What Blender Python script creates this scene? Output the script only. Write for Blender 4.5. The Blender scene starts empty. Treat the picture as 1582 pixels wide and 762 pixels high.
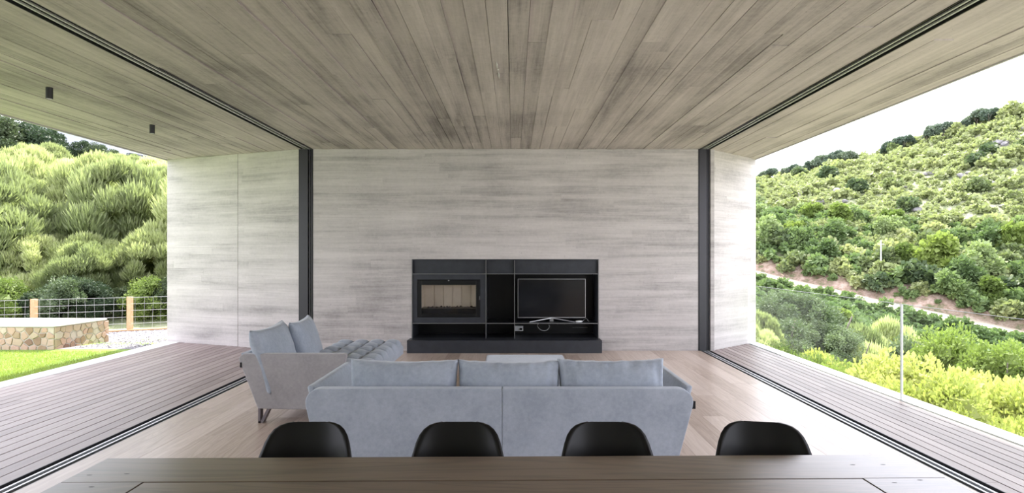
import bpy, bmesh, math, random
from mathutils import Vector, Matrix, noise
random.seed(7)
S = bpy.context.scene
COL = S.collection
PI = math.pi
# ------------------------------------------------------------------ camera
F = 870.0                       # focal length in pixels of the 1582 wide frame
cam = bpy.data.cameras.new('camera'); cam.sensor_width = 36; cam.sensor_fit = 'HORIZONTAL'
cam.lens = F / 1582 * 36
cam.shift_x = -2 / 1582; cam.shift_y = 14 / 1582
cam.clip_start = 0.05; cam.clip_end = 2000
camo = bpy.data.objects.new('camera', cam); COL.objects.link(camo)
camo.location = (0, 0, 1.5); camo.rotation_euler = (PI / 2, 0, 0)
S.camera = camo
# ------------------------------------------------------------------ sky, sun, exposure
SUN_EL, SUN_AZ = math.radians(56), math.radians(8)
w = bpy.data.worlds.new('sky'); S.world = w; w.use_nodes = True
nt = w.node_tree; nt.nodes.clear()
out = nt.nodes.new('ShaderNodeOutputWorld'); bg = nt.nodes.new('ShaderNodeBackground')
sky = nt.nodes.new('ShaderNodeTexSky'); sky.sky_type = 'NISHITA'; sky.sun_disc = False
sky.sun_elevation = SUN_EL; sky.sun_rotation = SUN_AZ
sky.air_density = 1.0; sky.dust_density = 4.0; sky.ozone_density = 1.0
mx = nt.nodes.new('ShaderNodeMix'); mx.data_type = 'RGBA'; mx.inputs[0].default_value = 0.72
sc_ = nt.nodes.new('ShaderNodeVectorMath'); sc_.operation = 'SCALE'; sc_.inputs[3].default_value = 0.10
nt.links.new(sky.outputs[0], sc_.inputs[0])
nt.links.new(sc_.outputs[0], mx.inputs[6]); mx.inputs[7].default_value = (0.97, 0.965, 1.07, 1)
nt.links.new(mx.outputs[2], bg.inputs[0]); bg.inputs[1].default_value = 1.3
nt.links.new(bg.outputs[0], out.inputs[0])
sl = bpy.data.lights.new('sun', 'SUN'); sl.energy = 3.5; sl.angle = math.radians(0.6); sl.color = (1.0, 0.95, 0.86)
so = bpy.data.objects.new('sun', sl); COL.objects.link(so)
sd = Vector((math.sin(SUN_AZ) * math.cos(SUN_EL), math.cos(SUN_AZ) * math.cos(SUN_EL), math.sin(SUN_EL)))
so.rotation_euler = sd.to_track_quat('Z', 'Y').to_euler(); so.location = (0, 0, 30)
S.view_settings.view_transform = 'Standard'; S.view_settings.look = 'None'
S.view_settings.exposure = 1.92; S.view_settings.gamma = 1.0
S.view_settings.use_curve_mapping = False
S.cycles.max_bounces = 10; S.cycles.diffuse_bounces = 6; S.cycles.transparent_max_bounces = 8
S.cycles.use_denoising = True
# ------------------------------------------------------------------ helpers
def srgb(r, g, b):
    f = lambda c: (c / 255 / 12.92) if c / 255 <= 0.04045 else ((c / 255 + 0.055) / 1.055) ** 2.4
    return (f(r), f(g), f(b), 1)
class NT:
    def __init__(s, name):
        s.m = bpy.data.materials.new(name); s.m.use_nodes = True; s.t = s.m.node_tree; s.t.nodes.clear()
        s.out = s.t.nodes.new('ShaderNodeOutputMaterial'); s.p = s.t.nodes.new('ShaderNodeBsdfPrincipled')
        s.t.links.new(s.p.outputs[0], s.out.inputs[0])
    def link(s, a, b): s.t.links.new(a, b)
    def pos(s):
        return s.t.nodes.new('ShaderNodeNewGeometry').outputs['Position']
    def objc(s):
        return s.t.nodes.new('ShaderNodeTexCoord').outputs['Object']
    def rnd(s):
        return s.t.nodes.new('ShaderNodeObjectInfo').outputs['Random']
    def math(s, op, a, b=None, c=None):
        n = s.t.nodes.new('ShaderNodeMath'); n.operation = op
        for i, v in enumerate((a, b, c)):
            if v is None: continue
            if isinstance(v, (int, float)): n.inputs[i].default_value = v
            else: s.link(v, n.inputs[i])
        return n.outputs[0]
    def vec(s, v, scale, off=None):
        n = s.t.nodes.new('ShaderNodeVectorMath'); n.operation = 'MULTIPLY'; s.link(v, n.inputs[0]); n.inputs[1].default_value = scale
        if off is None: return n.outputs[0]
        a = s.t.nodes.new('ShaderNodeVectorMath'); a.operation = 'ADD'; s.link(n.outputs[0], a.inputs[0])
        c = s.t.nodes.new('ShaderNodeCombineXYZ')
        for i in range(3): s.link(off, c.inputs[i])
        k = s.t.nodes.new('ShaderNodeVectorMath'); k.operation = 'SCALE'; s.link(c.outputs[0], k.inputs[0]); k.inputs[3].default_value = 53.0
        s.link(k.outputs[0], a.inputs[1]); return a.outputs[0]
    def noise(s, v, scale=1, detail=4, rough=0.55, dist=0):
        n = s.t.nodes.new('ShaderNodeTexNoise'); s.link(v, n.inputs['Vector']); n.inputs['Scale'].default_value = scale
        n.inputs['Detail'].default_value = detail; n.inputs['Roughness'].default_value = rough; n.inputs['Distortion'].default_value = dist
        return n.outputs['Fac']
    def ramp(s, f, stops, interp='LINEAR'):
        n = s.t.nodes.new('ShaderNodeValToRGB'); s.link(f, n.inputs[0]); e = n.color_ramp.elements; n.color_ramp.interpolation = interp
        while len(e) < len(stops): e.new(0.5)
        for i, (p, c) in enumerate(stops):
            e[i].position = p; e[i].color = c if not isinstance(c, (int, float)) else (c, c, c, 1)
        return n.outputs[0]
    def mix(s, f, a, b, mode='MIX'):
        n = s.t.nodes.new('ShaderNodeMix'); n.data_type = 'RGBA'; n.blend_type = mode
        for sock, v in ((n.inputs[0], f), (n.inputs[6], a), (n.inputs[7], b)):
            if isinstance(v, (int, float)): sock.default_value = v
            elif isinstance(v, tuple): sock.default_value = v
            else: s.link(v, sock)
        return n.outputs[2]
    def bump(s, h, strength, dist=0.01):
        n = s.t.nodes.new('ShaderNodeBump'); s.link(h, n.inputs['Height']); n.inputs['Strength'].default_value = strength
        n.inputs['Distance'].default_value = dist; s.link(n.outputs[0], s.p.inputs['Normal'])
    def set(s, **k):
        for a, v in k.items():
            i = s.p.inputs[a.replace('_', ' ')]
            if isinstance(v, (int, float, tuple)): i.default_value = v
            else: s.link(v, i)
        return s
def flat(name, col, rough=0.5, metal=0.0, spec=0.5, var=0.06):
    m = NT(name); f = m.noise(m.objc(), 9, 3)
    dark = tuple(c * (1 - var) for c in col[:3]) + (1,); lite = tuple(min(1, c * (1 + var)) for c in col[:3]) + (1,)
    m.set(Base_Color=m.mix(f, dark, lite), Roughness=rough, Metallic=metal); m.p.inputs['Specular IOR Level'].default_value = spec
    return m.m
def concrete(name, along, tint=(1, 1, 1), lo=0.30, hi=0.52, seam=1.0):
    """board marked concrete; along = 'x' or 'y': the way the boards run"""
    m = NT(name); P = m.pos(); R = m.rnd()
    if along == 'y': st, gr = (13, 0.55, 13), (70, 2.2, 70)
    else: st, gr = (0.55, 0.55, 15), (2.2, 2.2, 75)
    a = m.noise(m.vec(P, st, R), 1, 6, 0.6, 0.15)
    b = m.noise(P, 0.55, 5, 0.6)
    g = m.noise(m.vec(P, gr, R), 1, 4, 0.65)
    fine = m.noise(P, 22, 6, 0.7)
    a2 = m.noise(m.vec(P, (2.2, 0.22, 2.2) if along == 'y' else (0.45, 0.45, 5.5)), 1, 5, 0.62, 0.3)
    v = m.math('MULTIPLY_ADD', a, 0.45 * seam, m.math('MULTIPLY', b, 0.55))
    v = m.math('MULTIPLY_ADD', a2, 0.62, v)
    v = m.math('MULTIPLY_ADD', g, 0.22, v)
    v = m.math('MULTIPLY_ADD', R, 0.10 * seam, v)
    v = m.math('MULTIPLY_ADD', fine, 0.20, v)
    v = m.math('ADD', v, -0.52 - 0.27 * (seam - 1))
    t = lambda k: (k * tint[0], k * tint[1], k * tint[2], 1)
    c = m.ramp(v, [(0.30, t(lo * 0.66)), (0.42, t(lo)), (0.54, t((lo + hi) / 2)), (0.72, t(hi))])
    pits = m.ramp(m.noise(P, 60, 2, 0.5), [(0.24, 0.55), (0.30, 1.0)])
    c = m.mix(1.0, c, pits, 'MULTIPLY')
    m.set(Base_Color=c, Roughness=0.82); m.p.inputs['Specular IOR Level'].default_value = 0.25
    m.bump(m.math('ADD', g, m.math('MULTIPLY', fine, 0.6)), 0.5, 0.004)
    return m.m
def wood(name, along, c0, c1, c2, rough=0.45, knots=True, coat=0.0, spec=0.5, gs=1.0, contrast=1.0):
    m = NT(name); P = m.pos(); R = m.rnd()
    st = (9 * gs, 0.7, 9 * gs) if along == 'y' else (0.7, 9 * gs, 9 * gs)
    fi = (90, 3, 90) if along == 'y' else (3, 90, 90)
    q = m.vec(P, st, R)
    a = m.noise(q, 1, 4, 0.55, 1.3)
    rings = m.math('FRACT', m.math('MULTIPLY', a, 7))
    rings = m.math('ABSOLUTE', m.math('MULTIPLY_ADD', rings, 2, -1))
    f = m.noise(m.vec(P, fi, R), 1, 4, 0.6)
    v = m.math('ADD', m.math('MULTIPLY', rings, 0.22 * contrast), m.math('MULTIPLY', a, 0.35))
    v = m.math('ADD', v, m.math('MULTIPLY', f, 0.3))
    v = m.math('ADD', v, m.math('MULTIPLY_ADD', R, 0.34, -0.10))
    c = m.ramp(v, [(0.22, c0), (0.5, c1), (0.8, c2)])
    if knots:
        k = m.noise(m.vec(P, (5.0, 1.6, 5) if along == 'y' else (1.6, 5, 5), R), 1, 2, 0.5)
        c = m.mix(m.ramp(k, [(0.20, 0.75), (0.25, 0.0)]), c, tuple(x * 0.45 for x in c0[:3]) + (1,))
    m.set(Base_Color=c, Roughness=rough); m.p.inputs['Coat Weight'].default_value = coat; m.p.inputs['Coat Roughness'].default_value = 0.25
    m.p.inputs['Specular IOR Level'].default_value = spec
    m.bump(f, 0.15, 0.002)
    return m.m
def fabric(name, c0, c1):
    m = NT(name); P = m.objc()
    a = m.noise(P, 4.5, 5, 0.65, 0.4); f = m.noise(P, 190, 2)
    g = m.noise(P, 38, 3, 0.6)
    v = m.math('ADD', m.math('MULTIPLY', a, 0.6), m.math('MULTIPLY', g, 0.4))
    m.set(Base_Color=m.ramp(v, [(0.36, c0), (0.64, c1)]), Roughness=0.9)
    m.p.inputs['Specular IOR Level'].default_value = 0.15
    m.p.inputs['Sheen Weight'].default_value = 0.35; m.p.inputs['Sheen Roughness'].default_value = 0.4
    m.bump(m.math('ADD', f, m.math('MULTIPLY', g, 0.8)), 0.25, 0.002)
    return m.m
def leafmat(name, cols, trans=0.35, scale=3.0):
    m = NT(name); R = m.rnd()
    f = m.noise(m.objc(), scale, 3, 0.6)
    v = m.math('ADD', m.math('MULTIPLY', f, 0.7), m.math('MULTIPLY_ADD', R, 0.75, -0.22))
    c = m.ramp(v, [(i / (len(cols) - 1) * 0.7 + 0.12, k) for i, k in enumerate(cols)])
    m.set(Base_Color=c, Roughness=0.6); m.p.inputs['Specular IOR Level'].default_value = 0.3
    tr = m.t.nodes.new('ShaderNodeBsdfTranslucent'); m.link(m.mix(0.5, c, (0.8, 1.0, 0.25, 1), 'MULTIPLY'), tr.inputs[0])
    mxs = m.t.nodes.new('ShaderNodeMixShader'); mxs.inputs[0].default_value = trans
    m.link(m.p.outputs[0], mxs.inputs[1]); m.link(tr.outputs[0], mxs.inputs[2]); m.link(mxs.outputs[0], m.out.inputs[0])
    return m.m
M = {}
M['ceil'] = concrete('ceiling_concrete', 'y', (1.0, 0.89, 0.865), 0.32, 0.62)
M['wall'] = concrete('wall_concrete', 'x', (1.0, 0.93, 0.905), 0.38, 0.61, 0.7)
M['slab'] = concrete('plain_concrete', 'x', (1.0, 0.98, 0.95), 0.40, 0.52)
M['coping'] = concrete('coping_concrete', 'y', (1.0, 0.99, 0.97), 0.55, 0.70)
M['oak'] = wood('pale_oak', 'y', (0.36, 0.265, 0.205, 1), (0.54, 0.425, 0.355, 1), (0.68, 0.57, 0.50, 1), rough=0.42, contrast=0.6, spec=0.6, coat=0.4)
M['deck'] = wood('weathered_hardwood', 'y', (0.17, 0.12, 0.112, 1), (0.26, 0.195, 0.182, 1), (0.37, 0.30, 0.285, 1), rough=0.42, knots=False, spec=0.9, contrast=0.5)
M['table'] = wood('dark_oak', 'x', (0.036, 0.022, 0.014, 1), (0.070, 0.045, 0.030, 1), (0.13, 0.088, 0.062, 1), rough=0.30, spec=0.8, gs=0.8, contrast=1.6, coat=0.6)
M['table_end'] = M['table']
M['gap'] = flat('dark_joint', (0.012, 0.012, 0.012, 1), 0.9)
M['fab'] = fabric('grey_velvet', (0.30, 0.335, 0.395, 1), (0.395, 0.43, 0.50, 1))
M['fab2'] = fabric('warm_grey_velvet', (0.30, 0.285, 0.295, 1), (0.38, 0.36, 0.37, 1))
M['black'] = flat('black_plastic', (0.0045, 0.0045, 0.005, 1), 0.34, 0.0, 0.32)
M['steel'] = flat('blackened_steel', (0.032, 0.035, 0.043, 1), 0.40, 0.2, var=0.35)
M['steel_edge'] = flat('bare_steel_edge', (0.20, 0.20, 0.20, 1), 0.4, 0.6)
M['frame'] = flat('anthracite_aluminium', (0.045, 0.044, 0.048, 1), 0.4, 0.5)
M['alu'] = flat('bare_aluminium', (0.55, 0.56, 0.58, 1), 0.35, 0.7)
M['rail'] = flat('track_rail_aluminium', (0.50, 0.50, 0.50, 1), 0.5, 0.2)
M['silver'] = flat('silver_metal', (0.42, 0.42, 0.43, 1), 0.3, 0.8)
M['legmetal'] = flat('bronze_leg_metal', (0.16, 0.14, 0.15, 1), 0.35, 0.7)
M['screen'] = flat('television_screen', (0.006, 0.006, 0.007, 1), 0.12)
M['white'] = flat('white_plastic', (0.75, 0.75, 0.75, 1), 0.4)
M['fire'] = flat('cream_refractory', (0.80, 0.75, 0.66, 1), 0.9, var=0.12)
M['ash'] = flat('ash', (0.10, 0.09, 0.085, 1), 0.95, var=0.4)
M['beech'] = wood('beech_leg', 'y', (0.38, 0.26, 0.15, 1), (0.5, 0.36, 0.22, 1), (0.6, 0.45, 0.3, 1), knots=False)
M['post'] = wood('fence_post_wood', 'y', (0.42, 0.23, 0.11, 1), (0.55, 0.32, 0.17, 1), (0.65, 0.42, 0.25, 1), rough=0.7, knots=False)
M['wire'] = flat('galvanised_wire', (0.5, 0.5, 0.5, 1), 0.4, 0.5)
def glass(name, tint, alpha):
    m = NT(name); m.set(Base_Color=tint, Roughness=0.0, Transmission_Weight=1.0, IOR=1.03 if alpha else 1.45)
    # thin architectural pane: mostly clear, with Fresnel reflection
    tr = m.t.nodes.new('ShaderNodeBsdfTransparent'); tr.inputs[0].default_value = tint
    gl = m.t.nodes.new('ShaderNodeBsdfGlossy'); gl.inputs['Roughness'].default_value = 0.0
    fr = m.t.nodes.new('ShaderNodeLayerWeight'); fr.inputs[0].default_value = 0.5
    fac = m.math('MULTIPLY_ADD', m.math('POWER', fr.outputs['Facing'], 5.0), 0.55, 0.025)
    mm = m.t.nodes.new('ShaderNodeMixShader'); m.link(fac, mm.inputs[0]); m.link(tr.outputs[0], mm.inputs[1]); m.link(gl.outputs[0], mm.inputs[2])
    m.link(mm.outputs[0], m.out.inputs[0]); return m.m
M['glass'] = glass('clear_glass', (0.95, 0.975, 0.96, 1), 1)
M['fglass'] = glass('fire_glass', (0.88, 0.86, 0.84, 1), 1)

def tag(o, label=None, cat=None, group=None, kind=None):
    if label: o['label'] = label
    if cat: o['category'] = cat
    if group: o['group'] = group
    if kind: o['kind'] = kind
    return o
def link(name, mesh, parent=None, loc=None):
    o = bpy.data.objects.new(name, mesh); COL.objects.link(o)
    if parent: o.parent = parent
    if loc: o.location = loc
    return o
def empty(name, loc=(0, 0, 0), rz=0, **k):
    o = bpy.data.objects.new(name, None); COL.objects.link(o); o.location = loc; o.rotation_euler = (0, 0, rz); o.empty_display_size = 0.1
    return tag(o, **k)
def mesh_of(name, V, Fc, mat, smooth=False):
    me = bpy.data.meshes.new(name); me.from_pydata([tuple(v) for v in V], [], Fc); me.materials.append(mat)
    if smooth: me.polygons.foreach_set('use_smooth', [True] * len(me.polygons))
    me.update(); return me
BOXF = [(0, 3, 2, 1), (4, 5, 6, 7), (0, 1, 5, 4), (1, 2, 6, 5), (2, 3, 7, 6), (3, 0, 4, 7)]
def boxv(x0, x1, y0, y1, z0, z1):
    return [(x0, y0, z0), (x1, y0, z0), (x1, y1, z0), (x0, y1, z0), (x0, y0, z1), (x1, y0, z1), (x1, y1, z1), (x0, y1, z1)]
def box(name, b, mat, parent=None, bevel=0):
    me = mesh_of(name, boxv(*b), BOXF, mat)
    if bevel:
        bm = bmesh.new(); bm.from_mesh(me); bmesh.ops.bevel(bm, geom=bm.edges[:], offset=bevel, segments=2, affect='EDGES', profile=0.6); bm.to_mesh(me); bm.free()
    return link(name, me, parent)
class MB:
    def __init__(s): s.V = []; s.F = []
    def box(s, *b): n = len(s.V); s.V += boxv(*b); s.F += [tuple(i + n for i in f) for f in BOXF]; return s
    def add(s, V, Fc): n = len(s.V); s.V += [tuple(v) for v in V]; s.F += [tuple(i + n for i in f) for f in Fc]; return s
    def tube(s, pts, r, seg=6, cap=True, r1=None):
        pts = [Vector(p) for p in pts]; n0 = len(s.V); L = len(pts)
        for i, p in enumerate(pts):
            d = (pts[min(i + 1, L - 1)] - pts[max(i - 1, 0)]).normalized()
            up = Vector((0, 0, 1)) if abs(d.z) < 0.9 else Vector((1, 0, 0))
            a = d.cross(up).normalized(); b = d.cross(a)
            rr = r if r1 is None else r + (r1 - r) * i / max(1, L - 1)
            for k in range(seg):
                t = 2 * PI * k / seg; s.V.append(tuple(p + (a * math.cos(t) + b * math.sin(t)) * rr))
        for i in range(L - 1):
            for k in range(seg):
                k2 = (k + 1) % seg; s.F.append((n0 + i * seg + k, n0 + (i + 1) * seg + k, n0 + (i + 1) * seg + k2, n0 + i * seg + k2))
        if cap:
            s.F.append(tuple(n0 + k for k in range(seg))); s.F.append(tuple(n0 + (L - 1) * seg + k for k in reversed(range(seg))))
        return s
    def prism(s, poly, axis, a, b):
        """poly of 2D points extruded along an axis: 'y' -> poly is (x,z); 'z' -> (x,y); 'x' -> (y,z)"""
        f = {'y': lambda p, t: (p[0], t, p[1]), 'z': lambda p, t: (p[0], p[1], t), 'x': lambda p, t: (t, p[0], p[1])}[axis]
        n = len(s.V); k = len(poly)
        s.V += [f(p, a) for p in poly] + [f(p, b) for p in poly]
        s.F.append(tuple(n + i for i in range(k))); s.F.append(tuple(n + k + i for i in reversed(range(k))))
        for i in range(k): j = (i + 1) % k; s.F.append((n + i, n + k + i, n + k + j, n + j))
        return s
    def build(s, name, mat, parent=None, smooth=False, bevel=0, seg=2):
        me = mesh_of(name, s.V, s.F, mat, smooth)
        bm = bmesh.new(); bm.from_mesh(me); bmesh.ops.recalc_face_normals(bm, faces=bm.faces[:])
        if bevel: bmesh.ops.bevel(bm, geom=[e for e in bm.edges if len(e.link_faces) == 2 and e.calc_face_angle(0) > 0.5], offset=bevel, segments=seg, affect='EDGES', profile=0.5)
        if smooth:
            for f in bm.faces: f.smooth = True
        bm.to_mesh(me); bm.free()
        return link(name, me, parent)

# ================================================================== STRUCTURE
H = 3.18; YW = 8.88; Y0 = -4.0
XL0, XL1, XR0, XR1 = -3.345, -3.165, 2.945, 3.115          # the sliding door channels
DL, DR = -6.08, 4.22                                        # outer roof and deck edges
rs = random.Random(11)
# --- ceiling: a slab with the imprint of every shutter board
ceiling = box('ceiling', (DL, DR, Y0, 12.0, H + 0.09, H + 0.42), M['slab']); tag(ceiling, kind='structure')
def boards_y(x0, x1, width, y0, y1, lmin, lmax, top, bottom, mat, name, parent, gap, jit, seed, up=False):
    r = random.Random(seed); n = max(1, round((x1 - x0) / width)); wd = (x1 - x0) / n
    for i in range(n):
        a = x0 + i * wd; b = a + wd; y = y0 - r.random() * lmax
        while y < y1:
            L = r.uniform(lmin, lmax); ya, yb = max(y, y0), min(y + L, y1)
            if yb - ya > 0.15:
                d = r.uniform(-jit, jit); g0 = gap() / 2; g1 = gap() / 2
                if up: bb = (a + g0, b - g1, ya + 0.0006, yb - 0.0006, bottom, top + d)
                else: bb = (a + g0, b - g1, ya + 0.0006, yb - 0.0006, bottom + d, top)
                # an object with its own origin so that colour varies from board to board
                me = mesh_of(name, boxv(*[v - o for v, o in zip(bb, ((bb[0]), (bb[0]), (bb[2]), (bb[2]), 0, 0))]), BOXF, mat)
                link(name, me, parent, (bb[0], bb[2], 0))
            y += L
gs = lambda: rs.choice([0.0006, 0.001, 0.0015, 0.0025, 0.004, 0.009])
for k, (a, b) in enumerate(((DL, XL0), (XL1, XR0), (XR1, DR))):
    boards_y(a, b, 0.15, Y0, 10.2, 3.0, 6.5, H + 0.09, H, M['ceil'], 'board_imprint', ceiling, gs, 0.005, 20 + k)
box('board_gap_backing', (DL, DR, Y0, 10.2, H + 0.088, H + 0.0899), M['slab'], ceiling)
for xx in (DL - 0.02, DR - 0.005):
    box('drip_edge', (xx, xx + 0.025, Y0, 12, H - 0.012, H + 0.42), M['slab'], ceiling)
# chipped ridge in the joint over the middle of the room
mb = MB()
for (ya, yb, dx) in ((4.86, 5.02, 0), (5.05, 5.08, 0.006), (5.12, 5.32, 0.01)):
    mb.prism([(-0.146 + dx, ya), (-0.135 + dx, (ya + yb) / 2), (-0.142 + dx, yb), (-0.15 + dx, (ya + yb) / 2)], 'z', H - 0.012, H + 0.004)
mb.build('concrete_burr', M['coping'], ceiling)

# --- back wall with niche
NX0, NX1, NZ = -1.602, 1.350, 1.442
wall = MB().box(-3.40, NX0, YW + 0.05, YW + 0.95, -0.05, H + 0.09).box(NX1, 3.16, YW + 0.05, YW + 0.95, -0.05, H + 0.09) \
    .box(NX0, NX1, YW + 0.05, YW + 0.95, NZ, H + 0.09).box(NX0, NX1, YW + 0.62, YW + 0.95, -0.05, NZ).build('wall_back', M['slab'])
tag(wall, kind='structure')
def boards_h(parent, x0, x1, z0, z1, holes, mat, seed, depth=0.05, y=0.0, width=0.118, lmin=0.9, lmax=3.2):
    """horizontal board imprints on a wall whose front face is the local plane y"""
    r = random.Random(seed)
    hz = sorted({z0, z1} | {h[3] for h in holes if z0 < h[3] < z1} | {h[2] for h in holes if z0 < h[2] < z1})
    for za, zb in zip(hz, hz[1:]):
        n = max(1, round((zb - za) / width)); wd = (zb - za) / n
        for i in range(n):
            a = za + i * wd; b = a + wd; spans = [(x0, x1)]
            for (hx0, hx1, h0, h1) in holes:
                if a < h1 - 1e-4 and b > h0 + 1e-4: spans = [(x0, hx0), (hx1, x1)]
            for (sa, sb) in spans:
                x = sa - r.random() * lmax
                while x < sb:
                    L = r.uniform(lmin, lmax); xa, xb = max(x, sa), min(x + L, sb)
                    if xb - xa > 0.12 or (xb > xa + .02 and (sb - sa) < .2):
                        d = r.uniform(0, 0.0022); g = r.choice([0.0003, 0.0005, 0.0009]) / 2
                        me = mesh_of('board_imprint', boxv(0, xb - xa - 0.0006, y - d, y + depth, g, wd - g), BOXF, mat)
                        link('board_imprint', me, parent, (xa, 0, a))
                    elif xb > xa:
                        me = mesh_of('board_imprint', boxv(0, xb - xa, y - 0.001, y + depth, 0, wd), BOXF, mat)
                        link('board_imprint', me, parent, (xa, 0, a))
                    x += L
boards_h(wall, -3.155, 2.915, 0, H, [(NX0, NX1, -1, NZ)], M['wall'], 3, y=YW)
tag(box('wall_rear_unseen', (-6.0, 4.1, Y0 - 0.4, Y0 - 0.01, -0.3, H + 0.09), M['coping']), kind='structure')  # unseen wall added behind the camera to darken the room, pale for some bounce
# --- flared wing walls
def wing(name, A, B, seed, seamx):
    A = Vector(A); B = Vector(B); L = (B - A).length; ang = math.atan2(B.y - A.y, B.x - A.x)
    me = mesh_of(name, boxv(0, L, 0.05, 0.40, -0.3, H + 0.09), BOXF, M['slab'])
    o = link(name, me); o.location = (A.x, A.y, 0); o.rotation_euler = (0, 0, ang); tag(o, kind='structure')
    if seamx:
        boards_h(o, 0, seamx - 0.004, -0.02, H, [], M['wall'], seed, y=0); boards_h(o, seamx + 0.004, L, -0.02, H, [], M['wall'], seed + 1, y=0)
    else: boards_h(o, 0, L, -0.02, H, [], M['wall'], seed, y=0)
    return o
wing('wall_left', (-6.06, 9.86), (-3.38, 8.89), 41, 1.60)
wing('wall_right', (3.17, 8.93), (4.22, 9.80), 51, None)
box('wall_return', (3.112, 3.17, YW, YW + 0.3, -0.02, H + 0.09), M['wall'], bpy.data.objects['wall_right']).matrix_parent_inverse = bpy.data.objects['wall_right'].matrix_basis.inverted()
# --- floor planks
floor = box('floor', (XL1, XR0, Y0, YW + 0.05, -0.30, -0.019), M['gap']); tag(floor, kind='structure')
boards_y(XL1, XR0, 0.20, Y0, YW, 1.8, 2.6, 0, -0.018, M['oak'], 'plank', floor, lambda: 0.0016, 0.0002, 61, up=True)
# --- decks: boards, coping and a hollow below
def deck(name, x0, x1, wd, kx0, kx1, seed, ends):
    o = MB().box(min(x0, kx0), max(x1, kx1), Y0, 10.6, -0.45, -0.05).build(name, M['gap']); tag(o, kind='structure')
    r = random.Random(seed); n = round((x1 - x0) / wd); wd = (x1 - x0) / n
    for i in range(n):
        a = x0 + i * wd; xm = a + wd / 2; yend = ends(xm); y = Y0 - r.random() * 2.5
        while y < yend:
            L = r.uniform(2.4, 4.2); ya, yb = max(y, Y0), min(y + L, yend)
            if yb > ya + .1:
                me = mesh_of('deck_board', boxv(0, wd - 0.010, 0, yb - ya - 0.003, -0.025, -0.002 + r.uniform(-.0006, .0006)), BOXF, M['deck'])
                link('deck_board', me, o, (a + 0.004, ya, 0))
            y += L
    y = Y0; yend = 10.4
    while y < yend:
        box('coping_slab', (kx0, kx1, y + 0.002, min(y + 2.0, yend) - 0.002, -0.30, 0.0), M['coping'], o, 0.004); y += 2.0
    return o
deck('deck_floor_left', -5.80, XL0, 0.128, -6.09, -5.80, 71, lambda x: 9.86 - (x + 6.06) / 2.68 * 0.97)
deck('deck_floor_right', XR1, 4.005, 0.0988, 4.035, 4.215, 81, lambda x: 8.93 + (x - 3.17) / 1.05 * 0.87 if x > 3.17 else 8.93)
# --- sliding door tracks and jambs
def door(name, x0, x1, jx0, jx1, side):
    e = empty(name, (x0, 0, 0)); tag(e, kind='structure')
    o = lambda b: tuple(v - (x0 if i < 2 else 0) for i, v in enumerate(b))
    wd = x1 - x0
    for z, nm in ((0, 'floor_track'), (1, 'head_track')):
        if z == 0: box(nm, o((x0, x1, Y0, YW + 0.03, -0.08, -0.045)), M['gap'], e)
        else: box(nm, o((x0, x1, Y0, YW + 0.03, H + 0.07, H + 0.088)), M['gap'], e)
        for fx in (0.335, 0.665):
            xc = x0 + wd * fx
            if z == 0: box('guide_rail', o((xc - 0.009, xc + 0.009, Y0, YW - 0.002, -0.045, -0.003)), M['alu'], e)
            else: box('guide_rail', o((xc - 0.008, xc + 0.008, Y0, YW - 0.002, H + 0.0, H + 0.014)), M['rail'], e)
        zz = (-0.045, 0.0) if z == 0 else (H - 0.002, H + 0.07)
        for xa in (x0, x1 - 0.006): box('track_lip', o((xa, xa + 0.006, Y0, YW, *zz)), M['frame'], e)
    # jamb pocket: one wide closing stile and two narrow grooves
    if side == 'l': parts = [(jx0, jx0 + 0.145, 0), (jx0 + 0.158, jx0 + 0.178, 0.02), (jx0 + 0.190, jx0 + 0.205, 0.02), (jx1 - 0.008, jx1, -0.005)]
    else: parts = [(jx0, jx0 + 0.008, -0.005), (jx0 + 0.016, jx0 + 0.135, 0), (jx0 + 0.148, jx0 + 0.160, 0.02), (jx1 - 0.024, jx1 - 0.012, 0.02)]
    for a, b, d in parts: box('jamb_profile', o((a, b, YW + d, YW + 0.09, 0, H)), M['frame'], e, 0.002)
    box('jamb_pocket', o((jx0, jx1, YW + 0.055, YW + 0.1, 0, H)), M['black'], e)
    return e
door('door_1', XL0, XL1, -3.385, -3.157, 'l')
door('door_2', XR0, XR1, 2.917, 3.112, 'r')

# ================================================================== CABINET, FIREPLACE, TELEVISION
cab = empty('media_cabinet', (0, YW, 0), label='black steel wall cabinet with open cells recessed in the concrete wall', cat='cabinet')
def cb(name, b, mat, par=cab, bevel=0.0):
    b = list(b); b[2] -= YW; b[3] -= YW; return box(name, b, mat, par, bevel)
PT = 0.195; T = 0.010
cb('plinth', (-1.632, 1.362, 8.64, YW - 0.003, 0, PT), M['steel'], bevel=0.003)
cb('base_panel', (NX0 + 0.012, NX1 - 0.012, YW - 0.003, 9.44, 0.01, PT), M['steel'])
cb('back_panel', (NX0 + 0.002, NX1 - 0.002, 9.44, 9.46, 0.01, NZ - 0.002), M['black'])
for a, b in ((NX0 + 0.001, NX0 + 0.013), (NX1 - 0.013, NX1 - 0.001)):
    s_ = cb('side_panel', (a, b, YW - 0.006, 9.44, 0.0, NZ - 0.002), M['steel'])
    cb('panel_edge', (a, b, YW - 0.008, YW - 0.006, PT, NZ - 0.002), M['steel_edge'], s_)
cb('top_panel', (NX0 + 0.013, NX1 - 0.013, YW - 0.006, 9.44, NZ - 0.014, NZ - 0.002), M['steel'])
DV = (-0.430, 0.020)
for x in DV:
    s_ = cb('divider', (x - T / 2, x + T / 2, YW - 0.004, 9.44, PT, NZ - 0.014), M['steel'])
    cb('panel_edge', (x - T / 2, x + T / 2, YW - 0.007, YW - 0.004, PT, NZ - 0.014), M['steel_edge'], s_)
cols = [(NX0 + 0.013, DV[0] - T / 2), (DV[0] + T / 2, DV[1] - T / 2), (DV[1] + T / 2, NX1 - 0.013)]
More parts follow.
